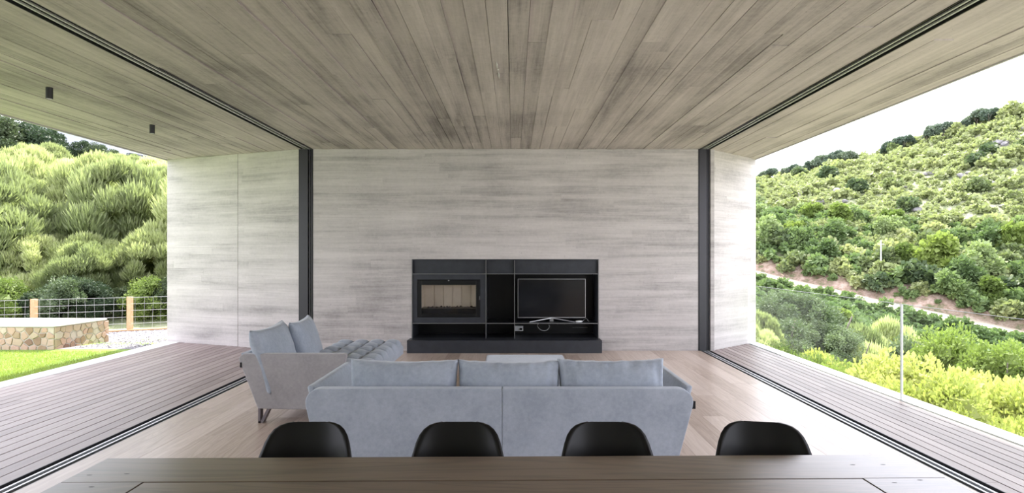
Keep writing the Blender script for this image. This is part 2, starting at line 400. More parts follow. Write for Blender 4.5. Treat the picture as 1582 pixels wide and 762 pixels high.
for i, (a, b) in enumerate(cols):
    for z in (1.205, 0.425):
        s_ = cb('shelf', (a, b, YW - 0.002, 9.43, z, z + 0.010), M['steel'])
        cb('panel_edge', (a, b, YW - 0.006, YW - 0.002, z, z + 0.010), M['steel_edge'], s_)
    cb('upper_fascia', (a + 0.002, b - 0.002, YW + 0.05, YW + 0.06, 1.216, NZ - 0.015), M['steel'])
# small shelf bracket in the lower right cell
cb('bracket', (0.98, 1.24, 9.38, 9.43, 0.300, 0.306), M['steel_edge'])
# fireplace insert
fa, fb = cols[0][0] + 0.004, cols[0][1] - 0.004
fp = empty('fireplace_insert', (0, YW, 0.436), label='built-in black wood burning fireplace with a wide glass door left of the open cell', cat='fireplace')
def fpb(name, b, mat, par=fp, bevel=0.0):
    b = list(b); b[2] -= YW; b[3] -= YW; b[4] -= 0.436; b[5] -= 0.436; return box(name, b, mat, par, bevel)
def ring(x0, x1, z0, z1, t, y0, y1):
    return MB().box(x0, x0 + t[0], y0, y1, z0, z1).box(x1 - t[1], x1, y0, y1, z0, z1).box(x0 + t[0], x1 - t[1], y0, y1, z0, z0 + t[2]).box(x0 + t[0], x1 - t[1], y0, y1, z1 - t[3], z1)
def shift(mb, dz=0.436): mb.V = [(x, y - YW, z - dz) for x, y, z in mb.V]; return mb
dx0, dx1, dz0, dz1 = -1.505, -0.535, 0.535, 1.110
shift(ring(fa, fb, 0.437, 1.203, (dx0 - fa - 0.012, fb - dx1 - 0.012, dz0 - 0.449, 1.203 - dz1 - 0.012), YW + 0.012, YW + 0.03)).build('surround', M['steel'], fp)
fd = shift(ring(dx0, dx1, dz0, dz1, (0.055, 0.055, 0.05, 0.075), YW + 0.006, YW + 0.035)).build('door_frame', M['black'], fp, bevel=0.003)
g = fpb('door_glass', (dx0 + 0.05, dx1 - 0.05, YW + 0.016, YW + 0.022, dz0 + 0.045, dz1 - 0.07), M['fglass'], fd)
fpb('door_latch', (dx1 - 0.004, dx1 + 0.008, YW - 0.004, YW + 0.01, 0.80, 0.86), M['steel_edge'], fd)
fpb('air_control', (-1.03, -1.01, YW + 0.0, YW + 0.012, dz1 - 0.012, dz1 + 0.004), M['silver'], fd)
shift(ring(dx0 - 0.03, dx1 + 0.03, dz0 - 0.03, dz1 + 0.03, (0.06, 0.06, 0.06, 0.06), YW + 0.036, YW + 0.05)).build('inner_frame', M['black'], fp)
bx = shift(MB().box(-1.48, -0.56, 9.26, 9.30, 0.52, 1.14).box(-1.50, -1.47, YW + 0.06, 9.26, 0.52, 1.14).box(-0.57, -0.54, YW + 0.06, 9.26, 0.52, 1.14).box(-1.47, -0.57, YW + 0.06, 9.26, 1.10, 1.14))
bx.build('firebox_lining', M['fire'], fp)
for k in range(6):
    x = -1.44 + k * 0.15
    fpb('refractory_brick', (x, x + 0.140, 9.245, 9.262, 0.60, 1.08), M['fire'])
fpb('hearth_tray', (-1.47, -0.57, YW + 0.06, 9.26, 0.52, 0.66), M['black'])
am = MB()
ra = random.Random(4)
for k in range(40):
    x, y, s = ra.uniform(-1.4, -0.62), ra.uniform(9.0, 9.2), ra.uniform(0.012, 0.03)
    am.add([(x - s, y, 0.66), (x, y - s, 0.66), (x + s, y, 0.66), (x, y + s, 0.66), (x, y, 0.66 + s)], [(0, 1, 4), (1, 2, 4), (2, 3, 4), (3, 0, 4)])
shift(am); ao = am.build('ash', M['ash'], fp); ao['kind'] = 'stuff'
# television
tv = empty('television', (0.62, 9.10, 0.436), label='flat black television with thin silver bezel on the cabinet shelf', cat='television')
tv0 = box('housing', (-0.545, 0.545, 0.0, 0.05, 0.060, 0.685), M['black'], tv, 0.003)
tv1 = box('screen', (-0.533, 0.533, -0.004, 0.0, 0.077, 0.673), M['screen'], tv)
ring(-0.548, 0.548, 0.058, 0.688, (0.008, 0.008, 0.012, 0.008), -0.008, 0.012).build('bezel', M['silver'], tv)
mb = MB()
for s_ in (-1, 1):
    mb.add(*(lambda V: (V, BOXF))([(s_ * 0.00, -0.02, 0.052), (s_ * 0.36, -0.14, 0.0), (s_ * 0.36, -0.115, 0.0), (s_ * 0.00, 0.01, 0.052),
                                   (s_ * 0.00, -0.02, 0.064), (s_ * 0.36, -0.14, 0.010), (s_ * 0.36, -0.115, 0.010), (s_ * 0.0, 0.01, 0.064)]))
mb.box(-0.03, 0.03, 0.0, 0.12, 0.0, 0.08)
mb.build('stand', M['silver'], tv)
# white streaming puck and its cable, adapter box, cable loop
def pill(name, loc, r, h, mat, label, cat):
    mb = MB(); n = 20; V = []; rings = [(0.8, 0), (1, 0.25), (1, 0.7), (0.82, 1.0)]
    for rr, hh in rings: V += [(r[0] * rr * math.cos(2 * PI * k / n), r[1] * rr * math.sin(2 * PI * k / n), h * hh) for k in range(n)]
    Fc = [(i * n + k, i * n + (k + 1) % n, (i + 1) * n + (k + 1) % n, (i + 1) * n + k) for i in range(3) for k in range(n)] + [tuple(reversed(range(n))), tuple(3 * n + k for k in range(n))]
    o = mb.add(V, Fc).build(name, mat, None, True); o.location = loc; return tag(o, label, cat)
pill('remote_receiver', (1.045, 8.97, 0.436), (0.055, 0.035), 0.03, M['white'], 'small white oval device on the shelf under the right end of the television', 'device')
def cable(name, pts, r, mat, label):
    P = []; pts = [Vector(p) for p in pts]
    for i in range(len(pts) - 1):
        a, b, c, d = pts[max(i - 1, 0)], pts[i], pts[i + 1], pts[min(i + 2, len(pts) - 1)]
        for t in (0, .25, .5, .75):
            P.append(0.5 * ((2 * b) + (c - a) * t + (2 * a - 5 * b + 4 * c - d) * t * t + (3 * b - a - 3 * c + d) * t ** 3))
    P.append(pts[-1]); o = MB().tube(P, r, 6).build(name, mat, None, True)
    return tag(o, label, 'cable')
cable('cable', [(1.095, 8.975, 0.445), (1.13, 9.0, 0.47), (1.17, 9.03, 0.49), (1.21, 9.02, 0.445), (1.24, 9.12, 0.441)], 0.004, M['silver'], 'grey cable running from the white oval device along the shelf')
cable('cable', [(0.44, 9.40, 0.40), (0.40, 9.36, 0.33), (0.46, 9.34, 0.265), (0.55, 9.34, 0.26), (0.60, 9.36, 0.32), (0.56, 9.40, 0.40)], 0.005, M['white'], 'white cable hanging in a loop in the cell below the television')
adb = empty('power_socket', (0.09, 9.36, 0.245), label='white box socket with a black plug in the lower cell below the television', cat='socket')
box('socket_box', (-0.065, 0.075, 0.0, 0.08, 0.0, 0.085), M['white'], adb, 0.004); box('plug', (0.018, 0.058, -0.025, 0.0, 0.02, 0.05), M['black'], adb, 0.003)
tray = empty('cable_tray', (0.6, 9.38, 0.33), label='black cable tray with plugs fixed under the television shelf', cat='cable tray')
box('tray_bar', (-0.28, 0.30, 0.0, 0.05, 0.066, 0.092), M['black'], tray)
for k, x in enumerate((-0.25, -0.17, -0.02, 0.05, 0.13, 0.19, 0.25)): box('plug', (x, x + 0.035, -0.03, 0.0, 0.02 + 0.012 * (k % 2), 0.09), M['black'], tray, 0.003)

# ================================================================== SOFTIES
def cushion_mesh(w, h, t, seed, wrinkle=0.006, nu=44, nv=24, lump=0.012):
    """pillow standing in the x-z plane, thickness along y, seam around"""
    V = []; Fc = []
    def prof(a): return max(0.0, 1 - abs(a) ** 3.2) ** 0.42
    for side in (-1, 1):
        for j in range(nv + 1):
            for i in range(nu + 1):
                u = -1 + 2 * i / nu; v = -1 + 2 * j / nv
                u = math.sin(u * PI / 2) * 0.35 + u * 0.65; v = math.sin(v * PI / 2) * 0.35 + v * 0.65
                th = prof(u) * prof(v)
                pin = 1 - 0.03 * (1 - abs(u) ** 2) * abs(v) ** 6      # edges pull in a little between corners
                x = u * w / 2 * (1 - 0.035 * (1 - v * v)); z = v * h / 2 * (1 - 0.06 * (1 - u * u)) * pin
                e = max(abs(u), abs(v)) ** 4
                n1 = noise.noise(Vector((u * 9 + seed, v * 1.6, side))) * e
                n2 = noise.noise(Vector((u * 1.8 + seed, v * 8, side + 4))) * e * 0.6
                n3 = noise.noise(Vector((u * 2.1, v * 2.1 + seed, side + 9)))
                y = side * (t / 2 * th + (wrinkle * (n1 + n2) * 2.2 + lump * n3) * min(1, th * 2.2))
                z += noise.noise(Vector((u * 7, seed, 2))) * 0.006 * abs(v)
                V.append((x, y, z))
    N = (nu + 1) * (nv + 1)
    for s in (0, 1):
        for j in range(nv):
            for i in range(nu):
                a = s * N + j * (nu + 1) + i; q = (a, a + 1, a + nu + 2, a + nu + 1); Fc.append(q if s == 0 else q[::-1])
    return V, Fc
def cushion(name, w, h, t, seed, mat, parent, loc, rot, **k):
    V, Fc = cushion_mesh(w, h, t, seed, **k); me = mesh_of(name, V, Fc, mat, True)
    bm = bmesh.new(); bm.from_mesh(me); bmesh.ops.remove_doubles(bm, verts=bm.verts[:], dist=0.0015); bm.to_mesh(me); bm.free()
    o = link(name, me, parent, loc); o.rotation_euler = rot; return o
def roundpoly(pts, rad, seg=6):
    out_ = []; n = len(pts)
    for i, p in enumerate(pts):
        p = Vector(p[:2]); r = rad[i]
        if r <= 0: out_.append(tuple(p)); continue
        a = (Vector(pts[i - 1]) - p).normalized(); b = (Vector(pts[(i + 1) % n]) - p).normalized()
        ang = a.angle(b); d = r / math.tan(ang / 2); s = p + a * d; e = p + b * d; c = p + (a + b).normalized() * (r / math.sin(ang / 2))
        a0 = math.atan2(s.y - c.y, s.x - c.x); a1 = math.atan2(e.y - c.y, e.x - c.x); da = (a1 - a0 + PI) % (2 * PI) - PI
        out_ += [(c.x + r * math.cos(a0 + da * k / seg), c.y + r * math.sin(a0 + da * k / seg)) for k in range(seg + 1)]
    return out_
# --- three seater seen from behind
sf = empty('sofa', (0, 0, 0), label='long grey velvet three seat sofa seen from behind in front of the dining chairs', cat='sofa')
YS = 3.70; ST = 0.622
xl, xr, xlb, xrb, zb = -1.392, 1.212, -1.285, 1.085, 0.15
sx = -0.074
lp = roundpoly([(xlb, zb), (sx - 0.002, zb), (sx - 0.002, ST), (xl, ST)], [0.02, 0, 0, 0.09])
rp = roundpoly([(sx + 0.002, zb), (xrb, zb), (xr, ST), (sx + 0.002, ST)], [0, 0.02, 0.09, 0])
for p in (lp, rp):
    MB().prism(p, 'y', YS, YS + 0.085).build('back_panel', M['fab'], sf, bevel=0.007, seg=3)
MB().box(sx - 0.004, sx + 0.004, YS + 0.006, YS + 0.05, zb + 0.01, ST - 0.008).build('seam', M['fab'], sf)
def arm(sign, xo, xob, y0, y1):
    # slab leaning outwards: thin at the top
    t1, t0 = 0.05, 0.11; s = sign
    poly = [(xob, zb), (xo, ST), (xo - s * t1, ST), (xob - s * t0, zb)]
    MB().prism(poly, 'y', y0, y1).build('arm', M['fab'], sf, bevel=0.018, seg=3)
arm(-1, xl, xlb, YS + 0.087, 4.66); arm(1, xr, xrb, YS + 0.087, 4.66)
MB().box(xlb + 0.10, xrb - 0.10, YS + 0.087, 4.62, zb, 0.28).build('seat_base', M['fab'], sf, bevel=0.015)
W3 = (xrb - xlb - 0.24) / 3
for k in range(3):
    a = xlb + 0.12 + k * W3
    MB().box(a + 0.004, a + W3 - 0.004, YS + 0.10, 4.66, 0.282, 0.43).build('seat_cushion', M['fab'], sf, bevel=0.03, seg=3)
for k, (pa, pb) in enumerate(((540, 704), (708.5, 864), (865.5, 1027))):
    s = F / 3.86; xa, xb_ = (pa - 793) / s, (pb - 793) / s
    cushion('back_cushion', (xb_ - xa) * 1.035, 0.40, 0.20, 3 + k * 5, M['fab'], sf, ((xa + xb_) / 2, 3.905, (0.580, 0.575, 0.583)[k]), (math.radians(-9), math.radians((0.4, 0.2, -0.3)[k]), 0), wrinkle=0.016)
for x in (xlb + 0.08, xrb - 0.16):
    for y in (YS + 0.06, 4.50): MB().box(x, x + 0.07, y, y + 0.05, 0, zb).build('leg', M['legmetal'], sf)
MB().box(1.178, 1.203, YS + 0.016, YS + 0.030, 0.488, 0.538).build('fabric_tag', M['black'], sf)
# --- chaise longue on the left
CY, CYF = 5.03, 7.17
ch = empty('chaise_longue', (0, 0, 0), label='grey velvet chaise longue with a deeply tufted seat near the left opening', cat='sofa')
carm = roundpoly([(-2.285, 0.13), (-1.60, 0.115), (-1.49, ST), (-2.475, ST)], [0.02, 0.02, 0.025, 0.05])
MB().prism(carm, 'y', CY, CY + 0.07).build('arm', M['fab2'], ch, bevel=0.012, seg=3)
# sloping back along the far left side
MB().prism([(-2.285, 0.13), (-2.475, 0.615), (-2.42, 0.615), (-2.16, 0.13)], 'y', CY + 0.072, 6.42).build('backrest', M['fab'], ch, bevel=0.014, seg=3)
MB().box(-2.30, -1.50, CY + 0.075, CYF - 0.04, 0.13, 0.25).build('base', M['fab'], ch, bevel=0.01)
# tufted seat
def tufted(x0, x1, y0, y1, zt, zb_, nx, ny, res=12):
    V = []; Fc = []; NXc, NYc = nx * res, ny * res
    for j in range(NYc + 1):
        for i in range(NXc + 1):
            u, v = i / NXc, j / NYc; cx = abs(math.sin(PI * u * nx)); cy = abs(math.sin(PI * v * ny))
            hgt = (cx ** 0.45) * (cy ** 0.45)
            edge = min(u * (x1 - x0), (1 - u) * (x1 - x0), v * (y1 - y0), (1 - v) * (y1 - y0))
            er = max(0, 1 - edge / 0.025) ** 2
            V.append((x0 + u * (x1 - x0), y0 + v * (y1 - y0), zt - 0.06 * (1 - hgt) - 0.04 * er + 0.006 * noise.noise(Vector((u * 9, v * 15, 1)))))
    for j in range(NYc):
        for i in range(NXc):
            a = j * (NXc + 1) + i; Fc.append((a, a + 1, a + NXc + 2, a + NXc + 1))
    rim = [i for i in range(NXc + 1)] + [j * (NXc + 1) + NXc for j in range(1, NYc + 1)] + [NYc * (NXc + 1) + i for i in range(NXc - 1, -1, -1)] + [j * (NXc + 1) for j in range(NYc - 1, 0, -1)]
    n = len(V); L = len(rim)
    for f, zz in ((0.55, 1.0), (1.0, 0.5), (1, 0.0)):
        for r in rim:
            x, y, z = V[r]; ox = 0.014 * ((1 if x > (x0 + x1) / 2 + (x1 - x0) * .49 else 0) - (1 if x < x0 + .02 else 0)); oy = 0.012 * ((1 if y > y1 - .02 else 0) - (1 if y < y0 + .02 else 0))
            V.append((x + ox, y + oy, zb_ + (z - zb_) * (zz if zz < 1 else 0.86)))
    for k in range(L):
        k2 = (k + 1) % L; Fc.append((rim[k2], rim[k], n + k, n + k2))
        for q in (0, 1): Fc.append((n + q * L + k2, n + q * L + k, n + (q + 1) * L + k, n + (q + 1) * L + k2))
    return V, Fc
V_, F_ = tufted(-2.20, -1.415, CY + 0.08, CYF, 0.452, 0.252, 4, 8)
link('tufted_seat', mesh_of('tufted_seat', V_, F_, M['fab'], True), ch)
cushion('back_cushion', 0.84, 0.60, 0.20, 21, M['fab'], ch, (-2.285, 5.43, 0.545), (math.radians(-17), 0, math.radians(94)), wrinkle=0.003)
cushion('back_cushion', 0.78, 0.56, 0.19, 27, M['fab'], ch, (-2.25, 6.14, 0.548), (math.radians(-17), 0, math.radians(97)), wrinkle=0.003)
def vleg(x, y, f=1):
    m_ = MB(); t = 0.02
    for p in ([(x, 0.13), (x + t, 0.13), (x + t, 0), (x, 0)], [(x, 0.0), (x + 0.025, 0.0), (x + 0.025, 0.016), (x, 0.016)],
              [(x + 0.015, 0.0), (x + 0.042 * 1.0, 0.0), (x + 0.105, 0.13), (x + 0.08, 0.13)]): m_.prism([((q - x) * f + x, z_) for q, z_ in p], 'y', y, y + 0.06)
    m_.build('leg', M['legmetal'], ch)
vleg(-2.285, CY + 0.012); vleg(-1.52, CY + 0.012, -1); vleg(-2.27, CYF - 0.16); vleg(-1.50, CYF - 0.16, -1)
MB().box(-2.44, -2.425, CY - 0.004, CY + 0.008, 0.50, 0.545).build('fabric_tag', M['black'], ch)
# --- ottoman
ot = empty('ottoman', (0, 0, 0), label='low square grey upholstered ottoman in front of the black plinth', cat='ottoman')
MB().box(-0.290, 0.545, 5.32, 6.15, 0.10, 0.42).build('seat', M['fab'], ot, bevel=0.025, seg=3)
for x in (-0.24, 0.44):
    for y in (5.37, 6.04): MB().box(x, x + 0.05, y, y + 0.05, 0, 0.10).build('leg', M['legmetal'], ot)

# ================================================================== DINING TABLE AND CHAIRS
tb = empty('dining_table', (-1.50, 2.083, 0), math.radians(0.75), label='long dark oak dining table with an inset centre panel in the foreground', cat='table')
TL, TW, TZ, TH = 2.955, 1.15, 0.75, 0.042
ia, ib, ic, idn = 0.272, 0.281, 0.222, 0.222      # border widths: left, right, far, near
def slab(name, x0, x1, y0, y1, z1=TZ, bev=0.0015): return box(name, (x0, x1, y0, y1, z1 - TH, z1), M['table'], tb, bev)
slab('border_board', 0, TL, -ic + 0.001, 0); slab('border_board', 0, TL, -TW, -TW + idn - 0.001)
slab('border_board', 0, ia - 0.001, -TW + idn, -ic); slab('border_board', TL - ib + 0.001, TL, -TW + idn, -ic)
slab('centre_panel', ia + 0.004, TL - ib - 0.004, -TW + idn + 0.004, -ic - 0.004, TZ - 0.0005)
box('panel_rebate', (ia - 0.02, TL - ib + 0.02, -TW + idn - 0.02, -ic + 0.02, TZ - TH - 0.012, TZ - TH), M['gap'], tb)
for x in (0.14, TL - 0.14 - 0.09):
    for y in (-0.24, -TW + 0.14): box('leg', (x, x + 0.09, y - 0.0, y + 0.09, 0, TZ - TH - 0.012), M['table'], tb, 0.003)
box('apron', (0.2, TL - 0.2, -0.20, -0.18, TZ - TH - 0.10, TZ - TH - 0.012), M['table'], tb)
for (x, y) in ((0.05, -0.16), (0.17, -0.15), (0.13, -0.26), (TL - 0.13, -0.10), (TL - 0.24, -0.10), (TL - 0.10, -0.24), (TL - 0.2, -0.26)):
    n = 8; V = [(x + 0.011 * math.cos(2 * PI * k / n) * 1.5, y + 0.005 * math.sin(2 * PI * k / n), TZ + 0.0004) for k in range(n)] + [(x, y, TZ + 0.0002)]
    me = mesh_of('knot', [(a, b, c - (0.0008 if i < n else 0)) for i, (a, b, c) in enumerate([(v[0], v[1], TZ + 0.0005) for v in V])] , [tuple([k, (k + 1) % n, n]) for k in range(n)], M['gap']); link('knot', me, tb)
def shell_mesh():
    # stations along the shell: (y back, z, half width, cup)
    st = [(-0.235, 0.425, 0.150, 0.0), (-0.225, 0.437, 0.195, 0.006), (-0.17, 0.447, 0.220, 0.016), (-0.08, 0.437, 0.231, 0.03), (0.02, 0.425, 0.234, 0.042), (0.10, 0.425, 0.233, 0.052),
          (0.160, 0.450, 0.229, 0.062), (0.190, 0.505, 0.222, 0.068), (0.207, 0.575, 0.211, 0.066), (0.222, 0.650, 0.196, 0.058), (0.236, 0.710, 0.181, 0.048), (0.246, 0.750, 0.170, 0.040),
          (0.253, 0.778, 0.158, 0.033), (0.258, 0.798, 0.142, 0.026), (0.261, 0.811, 0.122, 0.018), (0.263, 0.818, 0.098, 0.012), (0.264, 0.8215, 0.072, 0.006)]
    V = []; Fc = []; nu = 24
    for (y, z, hw, cup) in st:
        back = min(1, max(0, (z - 0.44) / 0.1)) if y > 0.1 else 0
        for i in range(nu + 1):
            u = -1 + 2 * i / nu
            e = abs(u) ** 2.6
            lip = max(0, abs(u) - 0.90) / 0.10
            V.append((u * hw, y - cup * e * back + 0.010 * lip * back, z + cup * e * (1 - back) * 0.9))
    for j in range(len(st) - 1):
        for i in range(nu): a = j * (nu + 1) + i; Fc.append((a, a + nu + 1, a + nu + 2, a + 1))
    return V, Fc
Vs, Fs = shell_mesh()
chairs = []
def make_chair():
    c = empty('dining_chair', (0, 0, 0))
    me = mesh_of('shell', Vs, Fs, M['black'], True)
    bm = bmesh.new(); bm.from_mesh(me); bmesh.ops.recalc_face_normals(bm, faces=bm.faces[:])
    g_ = bmesh.ops.solidify(bm, geom=bm.faces[:], thickness=0.009)
    bm.to_mesh(me); bm.free(); me.polygons.foreach_set('use_smooth', [True] * len(me.polygons))
    link('shell', me, c)
    for sx_ in (-1, 1):
        for sy in (-1, 1):
            MB().tube([(sx_ * 0.10, sy * 0.09 - 0.02, 0.40), (sx_ * 0.205, sy * 0.21 - 0.01, 0)], 0.014, 10, True, 0.009).build('leg', M['beech'], c, True)
    MB().tube([(-0.17, -0.16, 0.13), (0.17, 0.17, 0.30)], 0.003).tube([(0.17, -0.16, 0.13), (-0.17, 0.17, 0.30)], 0.003).box(-0.11, 0.11, -0.12, 0.08, 0.395, 0.402).build('brace', M['black'], c)
    return c
proto_c = make_chair()
spots = [(-0.825, 2.035, 0, 'leftmost of four black shell dining chairs, at the left end of the sofa back'),
         (-0.220, 2.035, 0, 'black shell dining chair behind the table just left of the seam in the sofa back'),
         (0.374, 2.035, 0, 'black shell dining chair in front of the right half of the sofa back'),
         (0.965, 2.040, -9, 'rightmost black shell dining chair, clear of the sofa against the pale floor')]
for i, (x, y, a, lb) in enumerate(spots):
    if i == 0: c = proto_c
    else:
        c = proto_c.copy(); COL.objects.link(c)
        for k in proto_c.children: q = k.copy(); COL.objects.link(q); q.parent = c
    c.location = (x, y, 0); c.rotation_euler = (0, 0, math.radians(a)); tag(c, lb, 'chair', 'shell dining chairs at the table')
# ================================================================== CEILING SPOTS
for y, lb in ((5.62, 'dark cylinder spotlight under the left overhang, farther from the wing wall'), (7.22, 'dark cylinder spotlight under the left overhang, nearer the wing wall')):
    e = empty('ceiling_spotlight', (-4.63, y, H - 0.115), label=lb, cat='spotlight', group='spotlights under the left overhang')
    MB().tube([(0, 0, 0.0), (0, 0, 0.118)], 0.030, 20).build('housing', M['frame'], e)
    MB().tube([(0, 0, -0.001), (0, 0, 0.004)], 0.024, 20).build('lens', M['silver'], e)
# ================================================================== GLASS BALUSTRADE
bal = empty('glass_balustrade', (4.02, 0, 0), label='frameless clear glass balustrade along the outer edge of the right deck', cat='balustrade')
yj = 5.83
for a, b in ((yj + 0.008, 9.60), (0.9, yj - 0.008), (-3.9, 0.885)):
    box('glass_pane', (-0.008, 0.008, a, b, -0.04, 0.995), M['glass'], bal)
for y in (yj + 0.008, yj - 0.0105): box('pane_edge', (-0.008, 0.008, y - 0.001, y + 0.0035, -0.04, 0.995), M['alu'], bal)
for a, b in ((yj + 0.008, 9.60), (0.9, yj - 0.008), (-3.9, 0.885)): box('pane_edge', (-0.008, 0.008, a, b, 0.995, 0.998), M['silver'], bal)
box('base_channel', (-0.015, 0.015, -4, 9.62, -0.06, -0.02), M['alu'], bal)

# ================================================================== TERRAIN
def sm(a, b, x): t = max(0.0, min(1.0, (x - a) / (b - a))); return t * t * (3 - 2 * t)
def lerp_table(T, x):
    if x <= T[0][0]: return T[0][1]
    for (a, za), (b, zb_) in zip(T, T[1:]):
        if x <= b: return za + (zb_ - za) * (x - a) / (b - a)
    return T[-1][1]
PROF = [(-40, -2.6), (4, -2.6), (10, -3.2), (25, -8), (55, -15), (90, -13), (115, -8.5), (130, -4.2), (135, -4.0), (138.5, -1.0), (150, 3.5), (200, 22), (254, 41), (300, 44), (420, 20)]
def z_right(x, y):
    u = 0.76 * x + 0.65 * y; v = 0.65 * x - 0.76 * y
    z = lerp_table(PROF, u)
    tilt = (-0.20 * (v + 57)) * sm(60, 120, u) * (1 - sm(140, 254, u)) + (0.15 * (v + 80)) * sm(140, 254, u)
    tilt = max(-26, min(30, tilt))
    nz = noise.fractal(Vector((x / 34, y / 34, 3.1)), 1.0, 2.0, 3) * 2.6 * sm(30, 80, u) * (1 - 0.85 * math.exp(-((u - 133) / 9) ** 2))
    return z + tilt + nz
def fence_d(x, y): return -0.418 * (x + 8.4) + 0.908 * (y - 12.4)
def z_left(x, y):
    d = fence_d(x, y)
    # level lawn by the deck, gravel dipping towards the fence
    g = -0.02 - 0.15 * sm(9.2, 12.0, y + 0.3 * (-x - 7.5) * 0.4)
    h = 0.26 * max(0, d - 0.8) if d < 30 else 0.26 * 29.2 + 0.10 * (d - 30)
    return g + h + (noise.noise(Vector((x / 7, y / 7, 0))) * 0.5 * sm(2, 8, d))
def terrain(x, y):
    t = sm(-0.30, 0.25, x / max(y, 13.0))
    zl = z_left(x, y) if t < 1 else 0; zr = z_right(x, y) if t > 0 else 0
    return zl * (1 - t) + zr * t
def ground_mat():
    m = NT('scrub_ground'); P = m.pos()
    a = m.noise(P, 0.12, 6, 0.65); b = m.noise(P, 1.1, 6, 0.7)
    v = m.math('ADD', m.math('MULTIPLY', a, 0.5), m.math('MULTIPLY', b, 0.5))
    m.set(Base_Color=m.ramp(v, [(0.38, (0.13, 0.16, 0.08, 1)), (0.50, (0.26, 0.29, 0.15, 1)), (0.58, (0.36, 0.36, 0.25, 1)), (0.68, (0.45, 0.42, 0.37, 1))]), Roughness=0.95)
    m.bump(b, 1.0, 0.4); return m.m
M['ground'] = ground_mat()
M['track'] = flat('pale_track_dirt', (0.42, 0.34, 0.27, 1), 0.95, var=0.25)
def bank_mat():
    m = NT('reddish_cut_bank'); P = m.pos(); f = m.noise(P, 0.5, 6, 0.7)
    m.set(Base_Color=m.ramp(f, [(0.38, (0.12, 0.13, 0.06, 1)), (0.5, (0.30, 0.21, 0.16, 1)), (0.62, (0.44, 0.34, 0.28, 1))]), Roughness=0.95); m.bump(f, 1, 0.5); return m.m
M['bank'] = bank_mat()
def grid_mesh(name, us, vs, fxy, zf, mats, mi=None):
    V = []; Fc = []; idx = []
    for v in vs:
        for u in us: x, y = fxy(u, v); V.append((x, y, zf(x, y)))
    n = len(us)
    for j in range(len(vs) - 1):
        for i in range(n - 1):
            Fc.append((j * n + i, j * n + i + 1, (j + 1) * n + i + 1, (j + 1) * n + i)); idx.append(mi(us[i], us[i + 1]) if mi else 0)
    me = mesh_of(name, V, Fc, mats[0], True)
    for k in mats[1:]: me.materials.append(k)
    me.polygons.foreach_set('material_index', idx); return link(name, me)
us = [4 + i * 2.0 for i in range(63)] + [130, 132.5, 135, 136.7, 138.5, 140.5] + [143 + 3.5 * i for i in range(60)]
vs = [-260 + 4.0 * i for i in range(90)]
# valley and hillside beyond the right deck, following the contour lines
hs = grid_mesh('hillside_terrain', us, vs, lambda u, v: (0.76 * u + 0.65 * v, 0.65 * u - 0.76 * v),
               lambda x, y: terrain(x, y) if x > 4.6 or y > 11 else -3.5, [M['ground'], M['track'], M['bank']],
               lambda a, b: 1 if 129.9 <= a < 134.9 else (2 if 134.9 <= a < 140.4 else 0)); tag(hs, kind='structure')
for p in ('x',):
    pass
lt = grid_mesh('garden_terrain', [-70 + 1.0 * i for i in range(81)], [10.6 + 1.0 * i for i in range(70)], lambda a, b: (a, b), terrain, [M['ground']]); tag(lt, kind='structure')
def hit(px, py, tmax=500, t0=11):
    dx, dz = (px - 793) / F, (395 - py) / F; y = t0
    while y < tmax:
        if 1.5 + dz * y < terrain(dx * y, y): return (dx * y, y, terrain(dx * y, y))
        y += 0.5 if y > 40 else 0.15
    return None
# lawn, gravel
def lawn_mat():
    m = NT('lawn_soil'); P = m.pos(); f = m.noise(P, 6, 4); m.set(Base_Color=m.ramp(f, [(0.35, (0.11, 0.20, 0.03, 1)), (0.65, (0.20, 0.30, 0.06, 1))]), Roughness=0.95); return m.m
M['lawn'] = lawn_mat()
M['blade'] = leafmat('grass_blade', [(0.20, 0.28, 0.05, 1), (0.31, 0.39, 0.09, 1), (0.42, 0.48, 0.15, 1)], 0.4, 1.5)
lawn = grid_mesh('lawn_ground', [-30 + i * 0.5 for i in range(49)], [-8 + 0.5 * i for i in range(39)], lambda a, b: (a if a < -6.1 else -6.09, b), lambda x, y: -0.035 - 0.1 * sm(9.7, 11, y), [M['lawn']]); tag(lawn, kind='structure')
rg = random.Random(5); mb = MB()
for k in range(52000):
    y = rg.uniform(4.6, 9.6); x = -6.12 - rg.random() * min(7, 0.98 * y - 5.6 + 1.6)
    edge = -6.95 + 0.0 * y
    if y > 9.0: continue
    h = rg.uniform(0.02, 0.045); a = rg.uniform(0, PI); w_ = 0.004; dx, dy = math.cos(a) * w_, math.sin(a) * w_; z = -0.036
    mb.V += [(x - dx, y - dy, z), (x + dx, y + dy, z), (x + rg.uniform(-.02, .02), y + rg.uniform(-.02, .02), z + h)]; n = len(mb.V); mb.F.append((n - 3, n - 2, n - 1))
me = mesh_of('lawn_grass', mb.V, mb.F, M['blade']); o = link('lawn_grass', me); tag(o, 'short bright green lawn grass beside the left deck', 'grass', kind='stuff')
M['gravel'] = flat('gravel_ground', (0.20, 0.19, 0.195, 1), 0.95, var=0.3)
def pebm():
    m = NT('pale_pebbles'); v = m.noise(m.pos(), 28, 1); m.set(Base_Color=m.ramp(v, [(0.3, (0.10, 0.10, 0.11, 1)), (0.5, (0.30, 0.29, 0.30, 1)), (0.7, (0.62, 0.60, 0.60, 1))]), Roughness=0.9); return m.m
M['pebble'] = pebm()
gz = lambda x, y: terrain(x, y) + 0.02
gr = grid_mesh('gravel_ground', [-17 + 0.4 * i for i in range(34)], [9.2 + 0.2 * i for i in range(20)], lambda a, b: (min(a, -3.9), b), lambda x, y: -0.03 - 0.13 * sm(9.2, 12.0, y), [M['gravel']]); tag(gr, kind='structure')
mb = MB()
